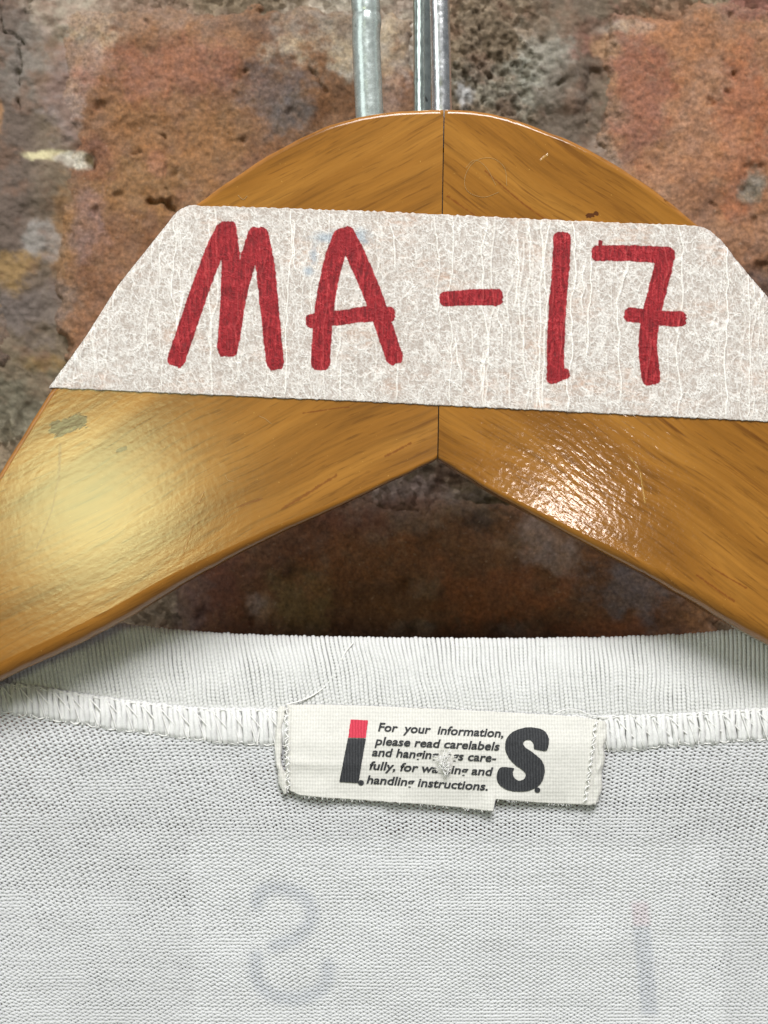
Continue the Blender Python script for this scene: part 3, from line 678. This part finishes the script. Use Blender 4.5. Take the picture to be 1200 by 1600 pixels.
def knit(x0, x1, y0f, y1, seg, sides, name, kind):
    PW, PR = 12.3, 5.9
    rows = np.arange(1085, y1, PR); paths_v, F_all, tint_all, base = [], [], [], 0
    ncol = int((x1 - x0) / PW) + 42
    t = np.arange(ncol * seg + 1) / seg          # in loops
    for ri, yr in enumerate(rows):
        ph = ri * 0.0
        # wale lean changes from left to right: invert x - lean(x)*row = grid position
        u = x0 - 260 + t * PW; k = yr - 1350
        lean = lambda x: np.interp(x, [-300, 0, 600, 1200, 1500], [0.50, 0.46, 0.12, -0.26, -0.30])
        x = u.copy()
        for _ in range(4): x = u + lean(x) * k
        x = x + 1.5 * vnoise(u / 60, k / 40 + 0 * u, 12)
        a = 2 * np.pi * t
        jit = vnoise(np.floor(t) * 1.0, ri + 0 * t, 91)
        bx = 2.15 * np.sin(2 * a); by = -5.1 * np.cos(a) * (1 + 0.12 * jit); bz = np.cos(2 * a)
        xx = x + bx + lean(x) * by; yy = yr + by + 2.2 * vnoise(x / 90, yr / 60 + 0 * x, 15) + 0.35 * vnoise(x / 16, yr / 9 + 0 * x, 16)
        keep = (xx > x0) & (xx < x1) & (yy > y0f(xx) - 4) & (yy < y1)
        idx = np.where(keep)[0]
        if len(idx) < 8: continue
        i0, i1 = idx[0], idx[-1] + 1
        # purl side faces the camera: loop heads and feet come forward
        dep = fdepth(xx, yy) - 0.00013 * bz
        Pth = P(xx[i0:i1], yy[i0:i1], dep[i0:i1]); kk = keep[i0:i1]
        rad = (2.42 + 0.25 * vnoise(x / 9, ri + 0 * x, 17))[i0:i1] * S * (1 + 0.08 * (vnoise(yr / 7.0, np.array(3.0), 18)))
        V, F = tubes(Pth[None], rad[None], sides, start=math.pi / sides * 0)
        bad = ~(kk[:-1] & kk[1:]); F = F[~np.repeat(bad, sides)]
        paths_v.append(V); F_all.append(F + base); base += len(V)
        X_, Y_ = xx[i0:i1], yy[i0:i1]
        # print of the patch sewn outside shows faintly through: mirrored S and I
        tt = ghost(X_, Y_)
        vr = 1 + 0.05 * vnoise(X_ / 70, ri * 1.7 + 0 * X_, 19)[:, None]
        tint_all.append(np.repeat(tt * vr, sides, 0))
    o = mesh_np(name, np.concatenate(paths_v), np.concatenate(F_all), M_body, None, True, {'tint': np.concatenate(tint_all)})
    if kind: o['kind'] = kind
    return attach(o, SHIRT)
GS = [(402, 1412), (412, 1392), (440, 1388), (475, 1402), (488, 1430), (468, 1462), (430, 1478)]
GS2 = [(400, 1496), (402, 1530), (430, 1556), (475, 1558), (508, 1540), (512, 1510)]
def ghost(X, Y):
    pn = sstep(292, 300, X - 0.03 * (Y - 1310)) * sstep(1128, 1118, X - 0.03 * (Y - 1310)) * sstep(1306, 1314, Y - 0.01 * X)
    c = np.ones(np.shape(X) + (3,)) * (0.965 + 0.065 * pn)[..., None]  # cloth over the patch painted paler, for light returned by its backing
    m = np.maximum(sstep(19, 3, stroke_d(X, Y, GS)), sstep(19, 3, stroke_d(X, Y, GS2)))[..., None] * 0.38
    c = c * (1 - m) + np.array([0.66, 0.69, 0.76]) * m
    ib = (sstep(982, 990, X - 0.09 * (Y - 1415)) * sstep(1017, 1009, X - 0.09 * (Y - 1415)))[..., None]
    red = ib * (sstep(1404, 1414, Y) * sstep(1452, 1442, Y))[..., None] * 0.35
    c = c * (1 - red) + np.array([0.89, 0.68, 0.74]) * red
    dk = ib * (sstep(1442, 1452, Y) * sstep(1592, 1580, Y))[..., None] * 0.40
    return c * (1 - dk) + np.array([0.68, 0.71, 0.78]) * dk
knit(-45, 1245, seam_bot, 1640, 12, 5, 'knitted_back', None)['kind'] = 'stuff'
def sheet(x0, x1, y0, y1, st, name, off, mat):
    X, v = np.meshgrid(np.arange(x0, x1 + .1, st), np.linspace(0, 1, max(2, int((y1 - 1100) / st))))
    Y = y0(X) * (1 - v) + y1 * v
    return attach(mesh_np(name, P(X, Y, fdepth(X, Y) + off).reshape(-1, 3), grid_faces(*X.shape), mat, None, True, {'tint': np.full((X.size, 3), 0.80)}), SHIRT)  # darker tint stands in for the knit's self-shadow on these plain sheets
sheet(-330, -44, seam_bot, 2100, 14, 'side_panel', 0.0, M_body)
sheet(1244, 1530, seam_bot, 2100, 14, 'side_panel', 0.0, M_body)
sheet(-44, 1244, lambda x: x * 0 + 1638, 2100, 14, 'lower_back', 0.0, M_body)

# patch sewn on the outside of the back, seen through the stitches
def patch(x0, x1, y0, y1, name, off, mat, warp=None):
    X, Y = np.meshgrid(np.arange(x0, x1 + .1, 12), np.arange(y0, y1 + .1, 12))
    return attach(mesh_np(name, P(X + 0.03 * (Y - y0), Y + 0.01 * X, fdepth(X, Y) + off).reshape(-1, 3), grid_faces(*X.shape), mat), SHIRT)
patch(296, 1110, 1300, 1900, 'outer_patch', 0.00006, M_thread)

# collar: one by one rib, folded over at the top
def collar():
    pitch = 6.65; xs = np.arange(-300, 1500, pitch); n = len(xs)
    m = 88; s = np.linspace(0, 1, m)
    V_all = []
    Rf = 13.0                                         # fold radius, pixels
    X0 = xs[:, None]; sfold = np.clip(s / 0.22, 0, 1)[None]; sdn = np.clip((s - 0.22) / 0.78, 0, 1)[None]
    yT = collar_top(X0); yB = seam_top(X0) + 3
    ang = -np.pi * 0.35 + sfold * (np.pi * 0.5 + np.pi * 0.35)
    # fold: comes up at the back, over the top, ends facing the camera
    yf = yT + Rf - Rf * np.cos(np.clip(ang - np.pi * 0.0, -3, 3) * 0.999) * 1.0
    yf = yT + Rf * (1 - np.cos(np.pi / 2 - sfold * np.pi / 2 - 0.0)) if False else yT + Rf * (1 - np.sin(np.clip(sfold * 0.75 + 0.25, 0, 1) * np.pi))
    df = Rf * S * np.cos(np.clip(sfold * 0.75 + 0.25, 0, 1) * np.pi)    # + behind ... - front
    lean = np.interp(X0, [-300, 100, 700, 1000, 1500], [0.13, 0.17, 0.16, 0.05, -0.02])
    y = np.where(s[None] < 0.22, yf, yT + Rf + (yB - yT - Rf) * sdn)
    d = fdepth(X0, y) + 0.0009 + np.where(s[None] < 0.22, df, -Rf * S)
    d = d + 0.0008 * sdn ** 2 + 0.0006 * np.sin(sdn * np.pi) * (-1)
    x = X0 + lean * (y - yT) + 2.4 * vnoise(X0 / 60, y / 50, 31) + 0.22 * vnoise(X0 / 14, y / 16, 32)
    # knitted look: every rib swells at each stitch
    ph = np.cumsum(np.hypot(np.diff(y, axis=1, prepend=y[:, :1]), np.diff(d, axis=1, prepend=d[:, :1]) / S), axis=1)
    sw = np.cos(2 * np.pi * (ph / 5.6 + vnoise(X0, X0 * 0, 33)))
    alt = np.where(np.arange(n) % 2 == 0, 1.0, 0.0)[:, None]
    x = x + 0.55 * np.sin(2 * np.pi * ph / 5.6 + X0)
    y = y + 1.0 * vnoise(X0 / 3.3, X0 * 0, 34) * (1 - sdn)
    r_ = (3.36 + 0.40 * sw + 0.22 * vnoise(X0 / 3, y / 15, 35)) * S * 1.05
    V, F = tubes(P(x, y, d), r_, 8)
    o = mesh_np('collar', V, F, M_rib); attach(o, SHIRT)
    # inner layer that closes the band
    xs2 = np.arange(-300, 1500, 12.0)[:, None]; s2 = np.linspace(0, 1, 22)[None]
    y2 = collar_top(xs2) + 10 + (seam_top(xs2) + 20 - collar_top(xs2) - 10) * s2
    d2 = fdepth(xs2, y2) + 0.00022 + 0.0007 * np.clip(1 - s2 / 0.12, 0, 1) + 0 * s2
    attach(mesh_np('collar_lining', P(xs2 + 0 * s2, y2, d2).reshape(-1, 3), grid_faces(*y2.shape), M_rib), SHIRT)
collar()

# overlocked seam under the collar
def overlock():
    rng = np.random.RandomState(9)
    # gathered edge: short fat ribs
    xs = np.arange(-300, 1500, 8.2); n = len(xs); X0 = xs[:, None] + rng.uniform(-1.2, 1.2, (n, 1)); s = np.linspace(0, 1, 22)[None]
    yT = seam_top(X0) - 2; yB = seam_bot(X0) + 2 + rng.uniform(-2.5, 2.5, (n, 1)); y = yT + (yB - yT) * s
    x = X0 + 4 * s + 1.4 * vnoise(X0 / 9, y / 14, 3)
    pinch = np.abs(((X0 - 12 + 6 * s) / 28.0) % 1.0 - 0.5) * 2            # 1 at the needle holes
    bulge = (1 - pinch ** 2)
    d = fdepth(x, y) - 0.00035 - 0.0006 * np.sin(np.pi * np.clip(s, 0, 1)) ** 0.7 * (0.1 + 0.9 * bulge) + 0.00025 * s
    r_ = (4.6 + 1.3 * s ** 2 * rng.uniform(0.2, 1.4, (n, 1)) + 0.3 * vnoise(X0, y / 6, 5)) * S * np.where(s > 0.93, 0.75, 1)
    a = tubes(P(x, y, d), r_, 7)
    attach(mesh_np('seam_edge', *a, M_rib), SHIRT)
    xb = np.arange(-300.0, 1500, 12)[:, None]; sb = np.linspace(0, 1, 8)[None]; yb_ = seam_top(xb) - 3 + (seam_bot(xb) + 3 - seam_top(xb)) * sb
    attach(mesh_np('seam_allowance', P(xb + 0 * sb, yb_, fdepth(xb, yb_) - 0.0002).reshape(-1, 3), grid_faces(*yb_.shape), M_rib), SHIRT)
    parts = []
    for (off, am, dd, rr, sd) in ((1, 2.2, -0.00075, 1.0, 1), (-1.5, 2.0, -0.00072, 0.95, 2)):   # twin needle line along the top
        x = np.arange(-300.0, 1490, 2.2)[None]; y = seam_top(x) + off + am * np.sin(2 * np.pi * x / 28 + sd * 1.9) + 0.8 * vnoise(x / 8, x * 0, sd)
        parts.append(tubes(P(x, y, fdepth(x, y) + dd - 0.0001 * np.cos(2 * np.pi * x / 14 + sd)), rr * S, 6))
    k = np.arange(-300.0, 1480, 27.5)[:, None]; s = np.linspace(0, 1, 16)[None]                   # slanting looper threads
    for (ex, ey, rr) in ((26, 0.62, 1.1), (13, 0.93, 0.8)):
        x = k + rng.uniform(-1.5, 1.5, k.shape) + ex * s; y = seam_top(x) + 2 + (seam_bot(x) - seam_top(x)) * ey * s + 1.5 * np.sin(s * np.pi) * rng.uniform(-1, 1, k.shape)
        parts.append(tubes(P(x, y, fdepth(x, y) - 0.00104 - 0.00016 * np.sin(np.pi * s) + 0.00022 * s), 1.0 * rr * S * rng.uniform(0.7, 1.15, k.shape) + 0 * s, 6))
    x = k + 20 + rng.uniform(-3, 3, k.shape) - 5 * s; y = seam_top(x) + (seam_bot(x) + 1 - seam_top(x)) * (0.15 + 0.9 * s)       # returns that pinch the edge
    parts.append(tubes(P(x, y, fdepth(x, y) - 0.00082 + 0.0003 * s), 0.85 * S, 6))
    x = np.arange(-300.0, 1490, 2.2)[None]; y = seam_bot(x) + 1 + 2.0 * np.sin(2 * np.pi * x / 27.5) + 1.2 * vnoise(x / 9, x * 0, 8)
    parts.append(tubes(P(x, y, fdepth(x, y) - 0.00038), 1.0 * S, 6))
    attach(mesh_np('overlock_stitching', *merge(parts), M_thread), SHIRT)
overlock()

# neck label -----------------------------------------------------------------
def lab_top(x): return np.interp(x, [446, 500, 560, 650, 760, 865, 905, 950], [1101, 1100.5, 1102, 1106, 1111, 1117, 1120, 1128])
def lab_bot(x): return np.interp(x, [440, 455, 470, 500, 575, 675, 740, 771.5, 772.5, 776, 850, 925, 936, 950], [1226, 1236, 1243, 1246, 1251, 1258, 1264, 1268, 1268, 1249, 1255, 1258, 1254, 1240])
def lab_depth(x, y):
    v = (y - lab_top(x)) / 140.0
    d = fdepth(x, y) - 0.00125 - 0.00035 * np.sin(np.clip(v, 0, 1) * np.pi)
    d = d - 0.00022 * np.exp(-((y - 1192 - (x - 450) * 0.03) / 8) ** 2) * np.interp(x, [440, 480, 620, 950], [1, 0.9, 0.1, 0.0])
    d = d - 0.00020 * sstep(0.78, 1.0, v) * (0.5 + 0.7 * np.sin(x / 24.0) + 0.4 * vnoise(x / 14, x * 0, 3))
    d = d + 0.00010 * fbm(x / 40, y / 30, 61, 3) - 0.00030 * sstep(750, 768, x) * sstep(778, 772, x) * sstep(1225, 1262, y)
    return d
def label_sheet():
    xs = np.unique(np.concatenate([np.arange(447, 938, 2.2), [771.5, 773.0, 775.5]])); v = np.linspace(0, 1, 76)
    X, Vv = np.meshgrid(xs, v); T = lab_top(X); B = lab_bot(X)
    fr = 0.9 * vnoise(X / 2.3, X * 0, 5) * (Vv > 0.999) + 0.5 * vnoise(X / 2.3, X * 0, 6) * (Vv < 0.001)
    Y = T + (B - T) * Vv + fr
    dep = lab_depth(X, Y)
    dep = dep + 0.0004 * sstep(456, 447, X) + 0.0003 * sstep(925, 938, X)
    # snag where the tag pin went through
    q = np.hypot((X - 697) / 11, (Y - 1192) / 17) + 0.35 * vnoise(X / 6, Y / 6, 77)
    dep = dep - 0.00055 * np.exp(-q ** 2 * 1.4) + 0.0006 * np.exp(-(np.hypot((X - 693) / 6, (Y - 1184) / 10)) ** 2)
    XX = X + np.where(Vv > -1, 0, 0) + np.interp(Y, [1100, 1260], [2, -2]) * 1.0
    V = np.stack([*np.moveaxis(P(XX, Y, dep), -1, 0)], -1)
    o = mesh_np('neck_label', V.reshape(-1, 3), grid_faces(*X.shape), M_label)
    s = o.modifiers.new('thickness', 'SOLIDIFY'); s.thickness = 0.00008; s.offset = 1
    return attach(o, SHIRT)
LAB = label_sheet()
def on_label(o): o.parent = LAB; return o
def edge_fold(name, xf, wd, y0, y1, sd):          # turned-under end of the label: a flattened, crumpled roll
    y = np.linspace(y0, y1, 60); a = np.linspace(0, 2 * np.pi, 25)[:-1]
    Yg, A = np.meshgrid(y, a, indexing='ij'); f = (Yg - y0) / (y1 - y0)
    w_ = wd * (0.80 + 0.28 * vnoise(Yg / 16, Yg * 0, sd)) * np.interp(f, [0, 0.04, 0.88, 1], [0.6, 1, 1, 0.35])
    xc = np.interp(Yg, *xf) + 2.2 * vnoise(Yg / 22, Yg * 0, sd + 1)
    xx = xc + w_ * np.cos(A) + 0.5 * vnoise(Yg / 6, A * 2, sd + 4); thick = (3.2 + 1.2 * vnoise(Yg / 12, A, sd + 2)) * S
    dd = fdepth(xc, Yg) - 0.00105 - thick * np.sin(A) * 1.7
    o = mesh_np(name, P(xx, Yg, dd).reshape(-1, 3), grid_faces(60, 24, wrap=True), M_label)
    return on_label(o)
edge_fold('folded_end', ([1100, 1140, 1200, 1240], [440, 436, 437, 446]), 8.0, 1103, 1240, 3)
edge_fold('folded_end', ([1125, 1180, 1256], [941, 939, 928]), 9.5, 1126, 1257, 13)
rng = np.random.RandomState(3)
def stitch_line(xf, y0, y1, sd):
    parts = []; y = np.linspace(y0, y1, 140)[None]; x = np.interp(y, *xf) + 2.0 * np.sin(y / 2.9) + 1.4 * vnoise(y / 9, y * 0, sd)
    parts.append(tubes(P(x, y, lab_depth(x, y) - 0.00032 - 0.0001 * np.sin(y / 1.45)), 0.95 * S, 6))
    y = np.arange(y0, y1, 11.0)[:, None] + rng.uniform(-1, 1, (len(np.arange(y0, y1, 11.0)), 1)); s = np.linspace(0, 1, 6)[None]
    x = np.interp(y, *xf) + 3 - 7 * s; yy = y + 4 * s
    parts.append(tubes(P(x, yy, lab_depth(x, yy) - 0.00042), 0.9 * S, 6))
    on_label(mesh_np('stitching', *merge(parts), M_thread))
stitch_line(([1103, 1170, 1240], [448, 449, 451]), 1106, 1238, 1)
stitch_line(([1125, 1180, 1256], [932, 925, 914]), 1128, 1250, 2)

# printing on the label: shapes laid just above the cloth, in its own plane
M_ink = print_material('black_print', (0.012, 0.013, 0.016), (0.045, 0.047, 0.052)); M_red = print_material('red_print', (0.42, 0.02, 0.045), (0.62, 0.05, 0.09))
def shift(Y): return np.interp(Y, [1100, 1260], [2, -2])
def drape(me_obj):
    me = me_obj.data; n = len(me.vertices); c = np.empty(n * 3); me.vertices.foreach_get('co', c); c = c.reshape(-1, 3)
    X, Y = c[:, 0], c[:, 1]; d = lab_depth(X, Y) - 0.00012
    me.vertices.foreach_set('co', P(X, Y, d).ravel()); me.update()
def poly_print(pts, name, mat, step=3.0):
    bm = bmesh.new(); f = bm.faces.new([bm.verts.new((x, y, 0)) for x, y in pts])
    xs = [p[0] for p in pts]; ys = [p[1] for p in pts]
    for x in np.arange(min(xs), max(xs), step):
        bmesh.ops.bisect_plane(bm, geom=bm.verts[:] + bm.edges[:] + bm.faces[:], plane_co=(x, 0, 0), plane_no=(1, 0, 0))
    for y in np.arange(min(ys), max(ys), step):
        bmesh.ops.bisect_plane(bm, geom=bm.verts[:] + bm.edges[:] + bm.faces[:], plane_co=(0, y, 0), plane_no=(0, 1, 0))
    bmesh.ops.triangulate(bm, faces=bm.faces[:])
    bmesh.ops.recalc_face_normals(bm, faces=bm.faces)
    me = bpy.data.meshes.new(name); bm.to_mesh(me); bm.free(); me.materials.append(mat)
    o = bpy.data.objects.new(name, me); COL.objects.link(o); drape(o); return on_label(o)
def rough_edge(pts, am, step=1.6):
    p = np.array(pts + [pts[0]], float); out = []
    for a, b in zip(p[:-1], p[1:]):
        n = max(1, int(np.hypot(*(b - a)) / step))
        for k in range(n): out.append(a + (b - a) * k / n)
    q = np.array(out); q = q + am * np.stack([vnoise(q[:, 0] / 1.7, q[:, 1] / 1.7, 1), vnoise(q[:, 0] / 1.7, q[:, 1] / 1.7, 2)], 1)
    return [tuple(v) for v in q]
poly_print(rough_edge([(548, 1124), (575, 1125.5), (571.5, 1153), (544, 1152.5)], 0.35), 'printed_letter_top', M_red)
poly_print(rough_edge([(543.5, 1153.5), (571.5, 1154), (560, 1223.5), (530, 1222)], 0.35), 'printed_letter', M_ink)
def zs(p): return (580 + p[0] / 4.286, 1120 + p[1] / 4.286)
SO = [(1090, 215), (1135, 226), (1178, 222), (1190, 150), (1160, 95), (1100, 73), (1030, 72), (950, 100), (905, 150), (898, 215), (922, 275), (968, 325), (1010, 355), (1035, 385), (1020, 418), (985, 427), (955, 403), (948, 370), (957, 345), (910, 338), (862, 342), (840, 400), (855, 450), (900, 485), (960, 500), (1040, 498), (1110, 470), (1150, 420), (1162, 350), (1140, 290), (1090, 245), (1040, 210), (1018, 182), (1030, 160), (1060, 155), (1085, 175)]
SO = [tuple(p) for p in spline([zs(p) for p in SO + SO[:1]], 1.8)][:-1]
poly_print(rough_edge(SO, 0.35, 5), 'printed_letter', M_ink)
for cx, cy, r_ in ((564, 1223, 4.2), (839.7, 1234.5, 4.2)):
    poly_print([(cx + r_ * math.cos(a) * 1.1, cy + r_ * math.sin(a)) for a in np.linspace(0, 2 * math.pi, 17)[:-1]], 'printed_dot', M_ink)
def text_line(body, x0, y0, x1, y1, size):
    cu = bpy.data.curves.new('text', 'FONT'); cu.body = body; cu.size = size; cu.shear = 0.22; cu.resolution_u = 3; cu.offset = 0.42
    o = bpy.data.objects.new('printed_line', cu); COL.objects.link(o)
    dg = bpy.context.evaluated_depsgraph_get(); dg.update()
    me = bpy.data.meshes.new_from_object(o.evaluated_get(dg)); bpy.data.objects.remove(o); me.name = 'printed_line'
    n = len(me.vertices); c = np.empty(n * 3); me.vertices.foreach_get('co', c); c = c.reshape(-1, 3)
    lx, hx = c[:, 0].min(), c[:, 0].max(); u = (c[:, 0] - lx) / (hx - lx)
    X = x0 + u * (x1 - x0); Y = y0 + u * (y1 - y0) - c[:, 1] + 0.25 * vnoise(X / 2, c[:, 1], 5)
    me.vertices.foreach_set('co', np.stack([X, Y, 0 * X], 1).ravel()); me.materials.clear(); me.materials.append(M_ink)
    o = bpy.data.objects.new('printed_line', me); COL.objects.link(o)
    bm = bmesh.new(); bm.from_mesh(me)
    # printing is worn away at the snag
    kill = [f for f in bm.faces if (lambda p: ((p.x - 693) / 15) ** 2 + ((p.y - 1192) / 17) ** 2 < 1)(f.calc_center_median())]
    bmesh.ops.delete(bm, geom=kill, context='FACES'); bmesh.ops.recalc_face_normals(bm, faces=bm.faces); bm.to_mesh(me); bm.free()
    drape(o); on_label(o)
text_line('For  your  information,', 590.5, 1142, 786.5, 1152, 18.5)
text_line('please read carelabels', 585, 1163.5, 781, 1172.5, 18.5)
text_line('and hanging tags care-', 581, 1181, 775.5, 1190.5, 18.5)
text_line('fully, for washing and', 577, 1202, 771, 1212, 18.5)
text_line('handling instructions.', 572.5, 1224, 762, 1235, 18.5)
# frayed threads of the snag and along the cut edges
parts = []
for k in range(34):
    a = rng.uniform(0, 2 * math.pi); s = np.linspace(0, 1, 9)[None]; L = rng.uniform(5, 13)
    cx, cy = 696 + rng.normal(0, 5), 1192 + rng.normal(0, 9)
    x = cx + np.cos(a) * L * (s - .5) + 3 * vnoise(s * 3 + k, s * 0, k); y = cy + np.sin(a) * L * (s - .5) + 3 * vnoise(s * 3 + k, s * 0 + 4, k)
    parts.append(tubes(P(x, y, lab_depth(x, y) - 0.0005 - 0.0004 * np.sin(s * np.pi)), 0.6 * S, 5))
for k in range(60):
    x0 = rng.uniform(470, 925); s = np.linspace(0, 1, 6)[None]; L = rng.uniform(1.5, 4.5); bot = rng.rand() < 0.75
    y0 = lab_bot(x0) if bot else lab_top(x0); x = x0 + rng.normal(0, 2) * s; y = y0 + (L if bot else -L * 0.7) * s
    parts.append(tubes(P(x, y, lab_depth(np.full_like(x, x0), np.full_like(x, y0)) - 0.00008), 0.42 * S, 5))
on_label(mesh_np('frayed_threads', *merge(parts), M_thread))['kind'] = 'stuff'
# a loose end of thread curling up across the collar from the label
def loose(name, pts, rad, dfun, mat):
    q = spline(pts, 3); x, y = q[:, 0][None], q[:, 1][None]
    return mesh_np(name, *tubes(P(x, y, dfun(x, y)), rad * S, 7), mat)
attach(loose('loose_thread', [(448, 1101), (478, 1092), (505, 1075), (524, 1050), (538, 1022), (552, 1004)], 1.25, lambda x, y: fdepth(x, y) - 0.0007, M_thread), SHIRT)
attach(loose('loose_thread', [(865, 1116), (885, 1108), (905, 1110), (925, 1118), (950, 1121)], 0.9, lambda x, y: fdepth(x, y) - 0.0012, M_thread), SHIRT)
# lint on the varnish
t = NT('pale_lint'); M_lint = t.set(Base_Color=(0.50, 0.36, 0.18, 1), Roughness=0.8)
for pts, rad in (([(792, 290), (788, 262), (768, 247), (742, 252), (727, 275), (730, 298), (755, 308), (780, 300)], 0.17), ([(728, 262), (742, 250), (760, 262), (775, 290)], 0.16), ([(372, 305), (380, 312), (386, 306)], 0.25),
                 ([(405, 650), (414, 654), (424, 662)], 0.18), ([(352, 742), (356, 750), (366, 752)], 0.15)):
    q = loose('lint_fibre', pts, rad, lambda x, y: 0 * x - 0.00006, M_lint); attach(q, HANGER)
